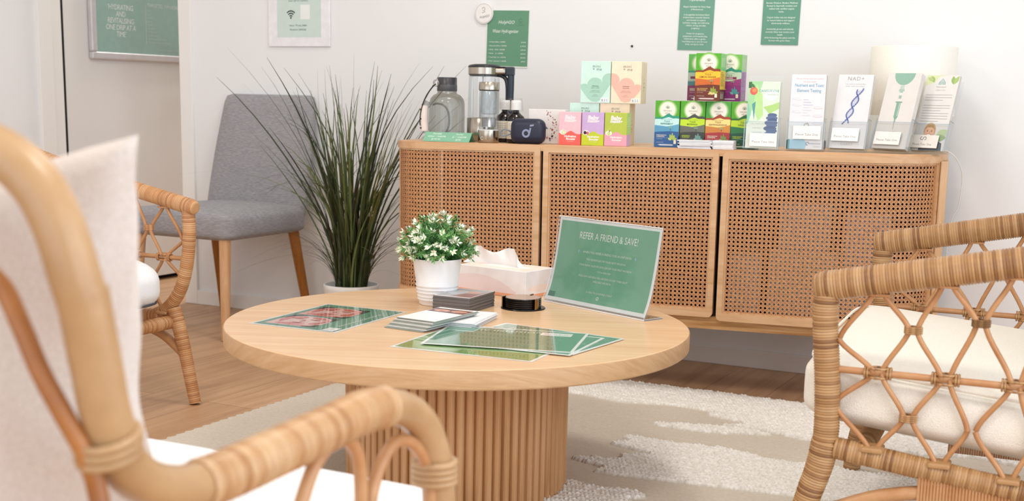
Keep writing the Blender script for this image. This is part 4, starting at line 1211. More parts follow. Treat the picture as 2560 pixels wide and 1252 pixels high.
# framed poster on the door (faces +X)
def door_poster():
    t = thing('framed_poster', 'large green poster in a silver frame on the white door', 'poster', (XL + .0, 4.02, .968))
    fx = lambda a, b, h: Vector((.016 + h, a, b))
    W, H, B = .66, .86, .03
    al = paint('#cfccce', .4, .3)
    mb = MB()
    for (y0, y1, z0, z1) in ((0, W, 0, B), (0, W, H - B, H), (0, B, B, H - B), (W - B, W, B, H - B)): mb.box(-.002, .022, y0, y1, z0, z1, al, .006, 3)
    obj('silver_frame', mb, t)
    mb = MB(); mb.box(0, .0158, B - .004, W - B + .004, B - .004, H - B + .004, paint('#93b3aa', .35))
    sh = Sheet(fx, .00004, .35); sh.mb = mb
    for i, l in enumerate(('HYDRATING', 'AND', 'REVITALISING', 'ONE DRIP AT A', 'TIME')):
        sh.text(.172, .207 - i * .0275, ("\u2018" if i == 0 else '') + l + ("\u2019" if i == 4 else ''), .031, '#dfe6e2', shear=.12, spacing=.9, fit=.0275)
    sh.rect(.322, .072, .3245, .238, '#c6d2cd')
    sh.text(.335, .231, 'TARGETED INFUSIONS', .021, '#d4deda', 'L', fit=.019, spacing=1.05)
    for i, l in enumerate(('Liver', 'Iron', 'Immune', 'Energy', 'Cyclosil', 'Glutathione', 'Detoxification', 'Vitamin infusion', 'Blood iron infusion and boost', 'Rehydration infusion and electrolytes')):
        sh.text(.335, .212 - i * .0148, l, .0095, '#c3cfca', 'L')
    sh.text(.40, .048, 'TARGETED INFUSIONS FOR EVERY BODY', .0085, '#c3cfca', 'L'); sh.text(.37, .033, 'ask our nurses which infusion is right for you today', .0085, '#c3cfca', 'L')
    obj('poster_print', mb, t)
door_poster()

# ------------------------------------------------------------------ on the table
def at(u, v): return (TX + u, TY + v)
def on_table(o, x, y, rotz=0, dz=0): return place(o, (x, y, TZ + .0004 + dz), rotz)

# flower pot
pot = thing('potted_flowers', 'white ridged pot of green sprigs with small white blossoms on the coffee table', 'potted plant', (-1.4945, 2.577, TZ + .0004))
ceram = paint('#f1eff0', .32, var=.01)
mb = MB()
prof = [(0, 0), (.0405, 0), (.042, .002)]
for z in (.010, .017, .026, .034, .042): prof += [(.0425 + z * .15 - .0012, z), (.0445 + z * .15, z + .0025), (.0448 + z * .15, z + .0045)]
prof += [(.0495, .05), (.0575, .107), (.0580, .109), (.0565, .109), (.0545, .097), (.0, .097)]
mb.lathe(prof, ceram, 56); obj('ceramic_pot', mb, pot)
mb = MB(); mb.lathe([(.0545, .0975), (.03, .101), (0, .102)], paint('#23301c', .9), 24); obj('moss', mb, pot)
greens = [paint(c, .5, var=.1, scale=80) for c in ('#5b9c55', '#4a8749', '#7db368', '#9cc27e', '#3c7444')]
petal = [paint('#f2f3e6', .5), paint('#e6ebcc', .5)]
mbl, mbs, mbp = MB(), MB(), MB()
R = random.Random(21)
def leafquad(mb, p, d, side, L, w, m):
    n = d.cross(side)
    mb.add([p, p + d * L * .5 + side * w + n * L * .06, p + d * L, p + d * L * .5 - side * w + n * L * .06], [(0, 1, 2), (0, 2, 3)], m)
for k in range(150):
    a = R.uniform(0, 2 * PI); el = math.acos(R.uniform(.02, 1.0)); L = R.uniform(.077, .101) * (1 + .06 * math.cos(el) ** 2)
    d = Vector((math.sin(el) * math.cos(a), math.sin(el) * math.sin(a), math.cos(el)))
    base = Vector((.03 * math.cos(a) * R.random(), .03 * math.sin(a) * R.random(), .096))
    tip = Vector((0, 0, .112)) + Vector((d.x * L * 1.0, d.y * L * 1.0, d.z * L * 1.02))
    tip.z = max(tip.z, .10)
    mid = base.lerp(tip, .5) + Vector((0, 0, .014))
    P = catmull([base, mid, tip], 5)
    mbs.tube(P, .0007, greens[2], 4, cap=False)
    g = greens[R.choice([0, 0, 1, 1, 2, 2, 3, 4])]
    for i in range(2, len(P)):
        t = (P[i] - P[i - 1]).normalized()
        for q in range(7):
            sd = Vector((R.gauss(0, 1), R.gauss(0, 1), R.gauss(0, 1))); sd = (sd - t * sd.dot(t)).normalized()
            dd = (t * .65 + sd).normalized(); nn = dd.cross(t).normalized()
            leafquad(mbl, P[i] - t * R.uniform(0, .012), dd, nn, R.uniform(.0085, .0155), R.uniform(.0012, .0021), greens[R.choice([0, 1, 2, 3])] if R.random() < .4 else g)
    if R.random() < .66 and el < 1.6:
        t = (P[-1] - P[-3]).normalized()
        for q in range(R.randint(7, 11)):
            sd = Vector((R.gauss(0, 1), R.gauss(0, 1), R.gauss(0, 1))); sd = (sd - t * sd.dot(t)).normalized()
            dd = (t * R.uniform(.5, 1.6) + sd).normalized(); nn = dd.cross(t).normalized()
            leafquad(mbp, P[-1] - t * R.uniform(0, .006), dd, nn, R.uniform(.009, .0145), R.uniform(.0022, .0033), petal[R.random() < .3])
obj('stems', mbs, pot); obj('leaves', mbl, pot); obj('blossoms', mbp, pot)

# tissue box
tis = thing('tissue_box', 'white tissue box with peach base and pulled-up tissue behind the flower pot', 'tissue box', (-1.4455, 2.835, TZ + .0004), math.radians(-10))
mb = MB(); w, d, h = .212, .118, .066
mb.box(-w / 2, w / 2, -d / 2, d / 2, .0, h, paint('#f0ecee', .42), .0012, 2)
sh = Sheet(front(-d / 2)); sh.mb = mb
sh.rect(-w / 2 + .001, .001, w / 2 - .001, .008, '#efab86')
P = [(-w / 2 + .002, .042)] + [(-w / 2 + .002 + (w - .03) * i / 16, .042 + .010 * math.sin(PI * i / 16 * .9) - .034 * (i / 16) ** 2.4) for i in range(1, 17)] + [(w / 2 - .03, .0085), (-w / 2 + .002, .0085)]
sh.poly(P, '#ecdcdf')
sh = Sheet(topf(h)); sh.mb = mb; sh.rect(-w / 2 + .002, -d / 2 + .002, w / 2 - .002, d / 2 - .002, '#f6e2d6'); sh.ell(0, 0, .075, .026, '#f7f0ec', 30)
sh = Sheet(rightf(w / 2)); sh.mb = mb; sh.rect(-d / 2 + .001, .001, d / 2 - .001, .008, '#efab86'); sh.ell(0, .022, .05, .008, '#f4e4dc', 24)
obj('carton', mb, tis)
mb = MB()
def tissue(u, v):
    x = (u - .5) * (.176 + .012 * (1 - v)) - .046
    ridge = float(np.interp(u, (0, .06, .13, .22, .30, .38, .52, .62, .70, .80, .90, .96, 1), (.003, .012, .030, .046, .0495, .046, .034, .037, .044, .0495, .0495, .038, .006)))
    z = h - .004 + v * ridge
    y = .010 * math.sin(u * 10 + 1.0 * v) * v * v + .016 * (1 - v) * math.sin(u * PI) - .003 * math.cos(u * 31) * v
    return Vector((x + .004 * math.sin(v * 5 + u * 9), y, z))
tism = paint('#f7f5f5', .8, var=.01)
mb.grid(tissue, 60, 16, tism)
mb.grid(lambda u, v: tissue(u, v) + Vector((0, .02 * (1 - v) + .0012, -.001 * v)), 60, 16, tism)
obj('tissue', mb, tis)

# dark grey card stack
def cards(base, rot, n, w, d, t, lab, labtop, grp, edge, jit, top=None, nm='card', slide=(0, 0), topmat='#eceae8'):
    r = random.Random(n * 7)
    for i in range(n):
        mb = MB(); mb.box(-w / 2, w / 2, -d / 2, d / 2, 0, t, paint(edge[i % len(edge)], .5))
        if i == n - 1 and top:
            sh = Sheet(topf(t), .00002, .35); sh.mb = mb; top(sh, w / 2, d / 2)
        o = obj(nm, mb)
        k = i / max(1, n - 1)
        tag(o, labtop if i == n - 1 else lab, 'card', grp)
        on_table(o, base[0] + slide[0] * k + r.uniform(-jit, jit), base[1] + slide[1] * k + r.uniform(-jit, jit), rot + r.uniform(-jit, jit) * 8, i * (t + .0002))
def top_photo(sh, X, Y):
    sh.rect(-X + .001, -Y + .001, X - .001, Y - .001, '#eceaea')
    sh.rect(-X + .003, -Y + .008, X - .003, Y - .004, '#a9a7ab'); sh.poly([(-X * .2, -Y + .008), (X * .1, -Y * .1), (X * .8, Y * .1), (X - .003, Y - .004), (X - .003, -Y + .008)], '#8d6a68'); sh.ell(X * .25, Y * .25, .02, .014, '#c99a8a', 16); sh.ell(-X * .4, Y * .1, .022, .03, '#c4c6cc', 18)
cards((-1.4115, 2.5585), math.radians(2), 14, .094, .130, .0023, 'dark grey card in the thick stack in front of the flower pot', 'topmost photo card of the thick dark grey stack in front of the flower pot', 'dark grey cards in the stack', ('#6d6664', '#7a7370', '#5f5a59'), .0009, top_photo, 'photo_card')
def top_face(sh, X, Y):
    sh.rect(-X + .0005, -Y + .0005, X - .0005, Y - .0005, '#f1f0ef')
    sh.rect(-X + .002, Y * .30, X - .002, Y * .86, '#6b4540'); sh.ell(-X * .4, Y * .55, .020, .012, '#d6a08c', 18); sh.ell(X * .45, Y * .6, .02, .014, '#c48f7e', 18); sh.ell(-X * .35, Y * .5, .008, .003, '#a84c4a', 10)
cards((-1.318, 2.392), math.radians(8), 9, .098, .150, .0013, 'white card in the low fanned pile at the back of the loose cards', 'topmost white card of the rear fanned pile, sticking out behind the faces', 'white cards in the rear fanned pile', ('#eceaec', '#e2e2e6'), .003, None, 'leaflet')
cards((-1.371, 2.322), math.radians(-5), 13, .098, .165, .0016, 'pale card in the front fanned pile on the table', 'topmost card of the front fanned pile, printed with a strip of faces', 'pale cards in the front fanned pile', ('#8f958c', '#b9bcb6', '#d9dadb', '#a3a89f'), .0022, top_face, 'leaflet', slide=(.022, .012))

# round black coasters in a low holder
ch = thing('coaster_holder', 'low black round coaster holder with bronze side clips beside the acrylic sign', 'coaster holder', (-1.297, 2.636, TZ + .0004))
blk = paint('#17120f', .25, .3); brz = paint('#8c6a3c', .18, 1.0)
mb = MB(); mb.lathe([(0, 0), (.051, 0), (.052, .0012), (.051, .0026), (0, .0026)], blk, 48, smooth=False); obj('base_plate', mb, ch)
for a in (200, 340, 90):
    mb = MB(); b = math.radians(a)
    mb.tube([(.0455 * math.cos(b + e), .0455 * math.sin(b + e), z) for e, z in ((0, .0026), (0, .027))], .0025, brz, 8, squash=4.0)
    obj('clip', mb, ch)
for i in range(5):
    mb = MB(); top = i == 4
    mb.lathe([(0, 0), (.0415, 0), (.0425, .0008), (.0425, .0036), (.0415, .0043), (0, .0043)], blk, 48, smooth=False)
    if top: mb.lathe([(.0405, .0044), (0, .0044)], paint('#c9a27c', .12, 1.0), 48, smooth=False)
    o = obj('coaster', mb); tag(o, 'bronze-topped round coaster lying uppermost in the black holder' if top else 'round black coaster inside the low holder under the bronze one', 'coaster', 'round coasters in the holder')
    on_table(o, -1.297, 2.636, 0, .0028 + i * .0046)

# acrylic sign
sx, sy = -1.1480, 2.693
srot = math.atan2(2.626 - 2.76, -.992 + 1.305)
sign = thing('acrylic_sign', 'clear slanted acrylic stand with green refer-a-friend print at the table back', 'sign', (sx, sy, TZ + .0004), srot)
SW = .171
path = catmull([(0, .003), (.003, .008), (.012, .027), (.020, .049), (.027, .076), (.0335, .107), (.0395, .141), (.045, .175), (.0495, .2045)], 8)
path = [Vector((p[0], p[1])) for p in path]
cum = [0]
for i in range(1, len(path)): cum.append(cum[-1] + (path[i] - path[i - 1]).length)
def along(b, h):
    b = max(0, min(cum[-1] - 1e-6, b)); i = 0
    while i < len(cum) - 2 and cum[i + 1] < b: i += 1
    t = (b - cum[i]) / (cum[i + 1] - cum[i]); p = path[i].lerp(path[i + 1], t); d = (path[i + 1] - path[i]).normalized()
    return p.x - d.y * h, p.y + d.x * h
def sg(a, b, h):
    y, z = along(b, h); return Vector((a, y, z))
HB = cum[-1]
plate = clear('sign_acrylic', '#f6f9fa', .1)
mb = MB(); mb.grid(lambda u, v: sg((u - .5) * 2 * SW, v * HB, .0024), 1, 50, plate); mb.grid(lambda u, v: sg((.5 - u) * 2 * SW, v * HB, -.0012), 1, 50, plate)
mb.box(-SW, SW, -.001, .058, .0, .0025, plate)
obj('clear_stand', mb, sign)
mb = MB(); em = paint('#e4e9ee', .2)
for x in (-SW, SW - .0012):
    mb.grid(lambda u, v: Vector((x + .0012 * u,)+ tuple(sg(0, v * HB, .0026).yz)), 1, 40, em)
mb.grid(lambda u, v: sg((u - .5) * 2 * SW, HB - .002 + .002 * v, .0026), 1, 1, em)
mb.box(-SW, SW, -.002, -.0005, 0, .003, em); mb.box(SW - .0015, SW, -.001, .058, 0, .003, em)
obj('bright_edge', mb, sign)
mb = MB(); sh = Sheet(sg, .00004, .16, .5); sh.mb = mb
X = SW - .003
sh.rect(-X, .004, X, HB - .003, '#eef0f0', 50)
sh.rect(-X + .007, .013, X - .007, HB - .0095, '#7db296', 50)
sh.rect(-X + .007, .013, -X + .03, .026, '#4f8270', 2)
sh.text(.004, HB - .048, 'REFER A FRIEND & SAVE!', .0235, '#f0f3ee', fit=.0178, bold=-.004)
c = '#d9e6dc'
for y, t, s_ in ((.128, 'WHEN YOU REFER A FRIEND FOR AN INFUSION', .0078), (.112, 'YOU RECEIVE $20 OFF YOUR NEXT INFUSION', .0066), (.098, 'YOUR FRIEND ALSO RECEIVES $20 OFF THEIR FIRST INFUSION', .0066), (.086, '* IT\u2019S A WIN-WIN', .0062), (.072, 'FREQUENT INFUSERS WILL RECEIVE 20% OFF THEIR NEXT', .0066), (.0625, 'WELLNESS INFUSION', .0066), (.036, 'IV HEALTH SUNSHINE COAST', .0068)):
    sh.text(.006, y, t, s_, c, shear=.1, spacing=.95)
for x in (-.088, .1): sh.leaf(x, .126, .009, .0022, PI / 2, '#9cc4dc')
sh.ring(.006, .0265, .0036, .0018, c, 16); sh.ell(.006, .0265, .001, .001, c, 8)
obj('printed_sheet', mb, sign)

# laminated sheets lying on the table: corner points are where they lie
def laminate(label, cx, cy, rot, w, d, z, body, draw, curl=0.0):
    mb = MB(); nx, ny = 16, 12
    hz = lambda a, b: curl * ((a / w) ** 2) * abs(a / w) * 4
    fn = lambda a, b, h: Vector((a, b, .0008 + h + hz(a, b)))
    mb.grid(lambda u, v: fn((u - .5) * w, (v - .5) * d, 0), nx, ny, paint('#eef0ee', .12, coat=.6), smooth=True)
    mb.box(-w / 2, w / 2, -d / 2, d / 2, 0, .0007, paint('#e8eae8', .3))
    sh = Sheet(fn, .00002, .10, .8); sh.mb = mb
    draw(sh, w / 2, d / 2)
    o = obj('laminated_sheet', mb); tag(o, label, 'flyer', 'laminated flyers on the table'); on_table(o, cx, cy, rot, z)
    return o
def gridrect(sh, x0, y0, x1, y1, c): sh.rect(x0, y0, x1, y1, c)
def d_face(sh, X, Y):   # long side along +x here; reads from its short side
    sh.rect(-X + .006, -Y + .006, X - .006, Y - .006, '#6a9c83')
    for (cx, tone, t2) in ((.068, '#efc6c1', '#da8886'), (-.056, '#eab0a6', '#d2655e')):
        y0, y1 = -.034, .086
        a, b = cx * -1 - .056, cx * -1 + .056
        m = (a + b) / 2; q = (y0 + y1) / 2
        sh.rect(a, y0, b, y1, tone)
        sh.ell(m + .004, q, .050, .055, '#edccc4' if cx > 0 else '#e8b3a8', 26)
        for (px, py, rx, ry, rt) in ((-.034, .012, .009, .034, .3), (-.046, -.01, .006, .04, 0), (.03, .03, .012, .022, .5), (.038, -.02, .010, .026, -.3), (-.02, -.04, .012, .012, 0), (.004, .046, .03, .008, .1), (.004, -.048, .034, .007, -.1)):
            sh.ell(m + px, q + py, rx, ry, t2, 16, rot=rt)
        for (px, py, rx, ry) in ((.018, .022, .0035, .013), (.018, -.020, .0035, .013), (-.022, .001, .004, .013)): sh.ell(m + px, q + py, rx, ry, '#a8443f', 12)
        sh.ell(m, q + .001, .011, .0045, '#cf8078', 12)
        for e in (-1, 1): sh.poly([(b, q + e * .06), (b, q + e * .02), (b - .012, q + e * .045), (b - .045, q + e * .06)] if e > 0 else [(b, q + e * .06), (b - .045, q + e * .06), (b - .012, q + e * .045), (b, q + e * .02)], '#3a3a3a')
        sh.poly([(a, y0), (a + .03, y0), (a + .008, y0 + .02), (a, y0 + .03)], '#4a3a38')
    sh.text(.045, -.083, 'Vampire', .021, '#dfe9e0', shear=.2, rot=0); sh.text(-.035, -.083, 'Revitalising facial', .017, '#dfe9e0', shear=.2)
    sh.rect(-.146, -.098, -.108, -.068, '#f1f1ef'); sh.text(-.127, -.086, '$ 450', .009, '#b5b3b0')
# turned so the lettering edge lies to the right
A4 = laminate('laminated green flyer with two pink face photos, alone at the left of the table', -1.589, 2.2785, math.radians(90 + 2), .30, .213, 0, '#eef0ee', lambda sh, X, Y: d_face(sh, X, Y), 0)
def d_green(sh, X, Y):
    sh.rect(-X + .006, -Y + .006, X - .006, Y - .006, '#83a865')
    for x0, x1 in ((-X + .014, -.055), (-.05, .045), (.05, X - .014)):
        for y0, y1 in ((-Y + .014, -.03), (-.02, .05)):
            sh.line([(x0, y0), (x1, y0), (x1, y1), (x0, y1)], .001, '#c9dab4', True)
            for i in range(4): sh.text((x0 + x1) / 2, y1 - .016 - i * .012, ('INFUSION MENU', 'vitamin c and zinc', 'magnesium blend', 'ask us for details')[i], .006, '#dbe6cc')
def d_dark(sh, X, Y):
    sh.rect(-X + .006, -Y + .006, X - .006, Y - .006, '#5f967b')
    sh.text(0, Y - .036, 'IV INFUSIONS', .022, '#dfeae2', spacing=1.1); sh.rect(X - .095, Y - .052, X - .03, Y - .020, '#f2f3f1'); sh.text(X - .0625, Y - .04, 'FROM $199', .010, '#8aa898')
    for i in range(11):
        sh.text(-X + .02, Y - .062 - i * .0125, ('wellness infusion for energy, mood and immune support', 'hydration drip with added vitamins and minerals', 'slow release magnesium for sleep and muscle recovery')[i % 3], .0058, '#cfe0d5', 'L')
        sh.text(.04, Y - .062 - i * .0125, ('feel refreshed from the inside', 'ask our friendly nurses', 'book online or in clinic')[i % 3], .0058, '#cfe0d5', 'L')
def d_title(sh, X, Y):
    sh.rect(-X + .006, -Y + .006, X - .006, Y - .006, '#5a9076')
    sh.text(0, Y - .05, 'IV ENERGY BOOST', .024, '#e4ece6', shear=.1, spacing=1.05); sh.line([(-X + .016, -Y + .016), (X - .016, -Y + .016), (X - .016, Y - .016), (-X + .016, Y - .016)], .001, '#b9d0c3', True)
    for i in range(8): sh.text(0, Y - .09 - i * .012, ('a little lift for tired days', 'drip time about forty minutes')[i % 2], .0058, '#cfe0d5')
def between(A, B, C_):
    """centre, rotation from the near-left, near-right and far-right corners of a sheet"""
    return ((A[0] + C_[0]) / 2, (A[1] + C_[1]) / 2, math.atan2(B[1] - A[1], B[0] - A[0]))
x, y, r = between((-1.307, 2.074), (-1.007, 2.09), (-1.015, 2.295)); laminate('laminated flyer in lighter grass green, lowest and nearest of the overlapping four', x, y, r, .30, .212, 0, '#fff', d_green)
x, y, r = (-1.100, 2.305, math.radians(-6)); laminate('laminated dark green flyer whose corner points right, rearmost of the overlapping four', x, y, r, .29, .21, .0011, '#fff', d_title)
x, y, r = (-1.118, 2.262, math.radians(4)); laminate('laminated dark green flyer sandwiched under the glossy top one', x, y, r, .29, .205, .0022, '#fff', d_title)
x, y, r = between((-1.259, 2.115), (-.964, 2.193), (-1.03, 2.398)); laminate('glossy dark green flyer with a white price box, on top of the overlapping four', x, y, r, .303, .212, .0033, '#fff', d_dark)
# ------------------------------------------------------------------ grey dining chair
greyf = fabric('grey_weave', '#8d8b8f', '#a9a7aa', scale=(60, 60, 520), bump=.15)
beech = wood('beech_leg', '#c8935f', '#d6a678', '#e0b78c', scale=(40, 40, 3), rough=.4)
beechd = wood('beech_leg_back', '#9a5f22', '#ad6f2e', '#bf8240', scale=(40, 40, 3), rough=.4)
gc = thing('dining_chair', 'grey upholstered dining chair with wooden legs against the wall left of the tall grass', 'chair', (-3.045, 3.665, 0))
def soft_box(sx, sy, sz, r, fn=None, seg=5, cuts=0):
    bm = bmesh.new(); bmesh.ops.create_cube(bm, size=1)
    bmesh.ops.subdivide_edges(bm, edges=list(bm.edges), cuts=7, use_grid_fill=True)
    V = []
    for v in bm.verts:
        p = Vector((v.co.x * sx, v.co.y * sy, v.co.z * sz))
        q = Vector([max(-s / 2 + r, min(s / 2 - r, c)) for s, c in zip((sx, sy, sz), p)])
        d = p - q
        if d.length > 1e-9: p = q + d.normalized() * min(r, d.length if d.length < r else r)
        V.append(fn(p) if fn else p)
    bm.verts.index_update()
    F = [[v.index for v in f.verts] for f in bm.faces]
    bm.free()
    return V, F
def cushion_geo(sx, sy, sz, dome, fn=None, n=26, e=.16, ev=.55):
    """box cushion with softly rounded plan and domed faces"""
    V = []; F = []
    m = 14
    def sp(c, p): return math.copysign(abs(c) ** p, c)
    for j in range(m + 1):
        ph = -PI / 2 + PI * j / m
        for i in range(4 * n):
            th = 2 * PI * i / (4 * n)
            x = sx / 2 * sp(math.cos(ph), ev * .55) * sp(math.cos(th), e) ; y = sy / 2 * sp(math.cos(ph), ev * .55) * sp(math.sin(th), e)
            z = sz / 2 * sp(math.sin(ph), ev)
            p = Vector((x, y, z)); V.append(p)
    for j in range(m):
        for i in range(4 * n):
            i2 = (i + 1) % (4 * n); F.append((j * 4 * n + i, j * 4 * n + i2, (j + 1) * 4 * n + i2, (j + 1) * 4 * n + i))
    # flat faces filled with a domed grid: collapse is avoided by a grid cap
    def cap(zs):
        o = len(V); k = 20
        for b in range(k + 1):
            for a in range(k + 1):
                u, v = a / k * 2 - 1, b / k * 2 - 1
                # map square to the cushion plan
                r = max(abs(u), abs(v)); 
                x = u * sx / 2 * .985; y = v * sy / 2 * .985
                rr = (abs(u) ** 8 + abs(v) ** 8) ** (1 / 8)
                if rr > 1e-6 and r > 0: x *= r / rr ; y *= r / rr
                z = zs * (sz / 2 * (1 - .35 * max(0, rr - .8) ** 2 * 9) + dome * (1 - u ** 2) * (1 - v ** 2))
                V.append(Vector((x, y, z)))
        for b in range(k):
            for a in range(k):
                q = (o + b * (k + 1) + a, o + b * (k + 1) + a + 1, o + (b + 1) * (k + 1) + a + 1, o + (b + 1) * (k + 1) + a)
                F.append(q if zs > 0 else tuple(reversed(q)))
    return V, F
def block_cushion(sx, sy, sz, dome, r, fn=None, k=24):
    """rounded-edge block with domed top: a dense grid cube pushed to shape"""
    bm = bmesh.new(); bmesh.ops.create_cube(bm, size=2)
    bmesh.ops.subdivide_edges(bm, edges=list(bm.edges), cuts=k, use_grid_fill=True)
    V = []
    for v in bm.verts:
        u, w, t = v.co
        p = Vector((u * sx / 2, w * sy / 2, t * sz / 2))
        q = Vector([max(-s / 2 + rr, min(s / 2 - rr, c)) for s, c, rr in zip((sx, sy, sz), p, (r * 1.5, r * 1.5, r))])
        d = p - q; dn = Vector((d.x / (r * 1.5), d.y / (r * 1.5), d.z / r)); l = dn.length
        if l > 1: d = Vector((d.x / l, d.y / l, d.z / l)); p = q + d
        bulge = dome * (1 - min(1, abs(u)) ** 2.2) * (1 - min(1, abs(w)) ** 2.2)
        if t > .2: p.z += bulge
        elif t < -.2: p.z -= bulge * .3
        side = .012 * (1 - t * t)
        p.x += side * u * abs(u) * (1 - w * w); p.y += side * w * abs(w) * (1 - u * u)
        V.append(fn(p) if fn else p)
    bm.verts.index_update(); F = [[v.index for v in f.verts] for f in bm.faces]; bm.free()
    return V, F
mb = MB()
def seatfn(p):
    p = p.copy(); t = (p.y + .23) / .46
    p.z += .008 * (1 - (2 * p.x / .46) ** 2) * (1 if p.z > 0 else 0) + .388
    p.x *= 1.0 - .02 * t
    return p
V, F = block_cushion(.46, .47, .094, .006, .022, seatfn, 14); mb.add(V, F, greyf, smooth=True)
seam = []
obj('seat', mb, gc)
mb = MB(); mb.tube([(x, y, .412) for x, y in ((-.216, .2), (-.226, -.16), (-.20, -.228), (0, -.2375), (.20, -.228), (.226, -.16), (.216, .2))], .0022, paint('#77757a', .9), 6); obj('seat_seam', mb, gc)
mb = MB()
def backfn(p):
    p = p.copy(); z = p.z + .23
    y = .205 + z * .24 + p.y - .035 * (2 * p.x / .43) ** 2 * 0
    return Vector((p.x * (1 - .10 * max(0, z / .46)), y, z + .378 + .0 * p.y))
V, F = block_cushion(.45, .062, .462, 0, .02, backfn, 14); mb.add(V, F, greyf, smooth=True); obj('backrest', mb, gc)
def taper_leg(name, a, b, r0, r1, m, sq=None):
    mb = MB(); mb.tube([a, (Vector(a) * .5 + Vector(b) * .5), b], [r0, (r0 + r1) / 2, r1], m, 18 if not sq else 4, True); obj(name, mb, gc)
taper_leg('leg', (.190, -.200, .35), (.222, -.245, .001), .021, .0145, beech)
taper_leg('leg', (-.190, -.200, .35), (-.206, -.225, .001), .021, .0145, beech)
taper_leg('leg', (.185, .195, .35), (.205, .265, .001), .026, .019, beechd, 4)
taper_leg('leg', (-.185, .195, .35), (-.205, .265, .001), .026, .019, beechd, 4)

# ------------------------------------------------------------------ tall grass in a white pot
gp = thing('potted_grass', 'tall dark artificial grass in a white pot between the grey chair and the sideboard', 'potted plant', (-2.452, 3.64, 0))
mb = MB(); n = 60; V = []
prof = [(.062, 0), (.07, .004), (.082, .06), (.0905, .13), (.0945, .19), (.0955, .204), (.0925, .206), (.0885, .203), (.085, .165), (.0, .163)]
mb.lathe(prof, paint('#e8e6e4', .4), 60); obj('white_pot', mb, gp)
mb = MB(); mb.lathe([(.0865, .172), (.05, .178), (0, .18)], paint('#1b1c18', .95), 24); obj('soil', mb, gp)
G = [paint(c, .45, var=.15, scale=30) for c in ('#47552c', '#323e1e', '#5f6e38', '#66602c', '#232b18', '#5f4224')]
R = random.Random(4)
mb = MB()
def blade(b, d, L, droop, w, m, n=10):
    P = []; wob = (R.gauss(0, .05), R.uniform(-1.2, 1.2), R.gauss(0, .03))
    for i in range(n + 1):
        t = i / n
        q = Vector(b) + Vector((d.x * L * (t * .22 + .86 * t ** 2.1), d.y * L * (t * .22 + .86 * t ** 2.1), L * t * .99 * math.sqrt(max(.05, 1 - .5 * (d.x ** 2 + d.y ** 2)))))
        q.x += wob[0] * L * math.sin(t * 3.0 + wob[1]) * t; q.y += wob[2] * L * math.sin(t * 3.0 + wob[1]) * t
        q.z -= droop * L * t ** 3; q.x += d.x * droop * L * t ** 3 * .9; q.y += d.y * droop * L * t ** 3 * .9
        P.append(q)
    ax = Vector((R.gauss(0, 1), R.gauss(0, 1), 0)).normalized()
    V = []; F = []
    for i, q in enumerate(P):
        t = i / n; ww = w * (1 - .88 * t ** 3.5)
        V += [q - ax * ww, q + Vector((-ax.y, ax.x, 0)) * ww * .5, q + ax * ww]
        if i: F += [(3 * i - 3, 3 * i - 2, 3 * i + 1, 3 * i), (3 * i - 2, 3 * i - 1, 3 * i + 2, 3 * i + 1)]
    mb.add(V, F, m, smooth=True)
for k in range(245):
    a = R.uniform(0, 2 * PI); rr = .052 * math.sqrt(R.random())
    b = (rr * math.cos(a), rr * math.sin(a), .172)
    sp = abs(R.gauss(.0, .30)); a2 = a + R.gauss(0, .5)
    d = Vector((sp * math.cos(a2), sp * math.sin(a2) * .62 - .02, 1))
    L = R.uniform(.30, .76) if R.random() < .68 else R.uniform(.66, .88)
    reach = d.x * L * 1.2
    if reach > .34: d.x *= .34 / reach
    if reach < -.40: d.x *= -.40 / reach
    dr = R.uniform(0, .10) + (R.random() < .38) * R.uniform(.1, .5)
    blade(b, d, L, dr, R.uniform(.0024, .0040), G[R.choice([0, 0, 1, 1, 2, 3, 4, 5])] if L < .7 else G[R.choice([0, 1, 2, 4])])
for k in range(110):     # short dark blades at the foot of the clump
    a = R.uniform(0, 2 * PI); rr = .055 * math.sqrt(R.random())
    blade((rr * math.cos(a), rr * math.sin(a), .172), Vector((R.gauss(0, .07), R.gauss(0, .06), 1)), R.uniform(.16, .36), 0.02, R.uniform(.0025, .004), G[R.choice([1, 4])])
for k in range(46):      # low arching blades
    a = R.choice([PI, PI, 0]) + R.gauss(0, .55)
    d = Vector((R.uniform(.35, .75) * math.cos(a), R.uniform(.2, .5) * math.sin(a) - .05, 1))
    blade((.045 * math.cos(a), .045 * math.sin(a), .172), d, R.uniform(.22, .46), R.uniform(.25, .75), .0014, G[R.choice([0, 1, 4])])
for i, v in enumerate(mb.v):
    if v[1] > YB - 3.64 - .02: mb.v[i] = (v[0], YB - 3.64 - .02, v[2])
obj('grass_blades', mb, gp)

# ------------------------------------------------------------------ rattan armchairs with lattice sides
wrapA = cane_wrap('cane_wrap_pale', ('#80552e', '#ad8152', '#bd9466', '#9c6f42', '#c6a074'), .0048)
wrapB = cane_wrap('cane_wrap_warm', ('#b37b4c', '#c6915f', '#cfa174', '#aa7044'), .0056)
pole = wood('rattan_pole', '#ae7648', '#bf8a5c', '#cb9c70', scale=(14, 14, 14), rough=.38, dist=.3)
poleb = wood('rattan_pole_bent', '#ac855c', '#b99369', '#c7a47e', scale=(9, 9, 9), rough=.32, dist=.3)
poled = wood('rattan_thin_brown', '#8f5425', '#a5672f', '#b87b44', scale=(14, 14, 14), rough=.35, dist=.3)
creamc = fabric('cream_canvas', '#e6e0d4', '#f1ece2', scale=(500, 500, 500), bump=.35, weave=420)

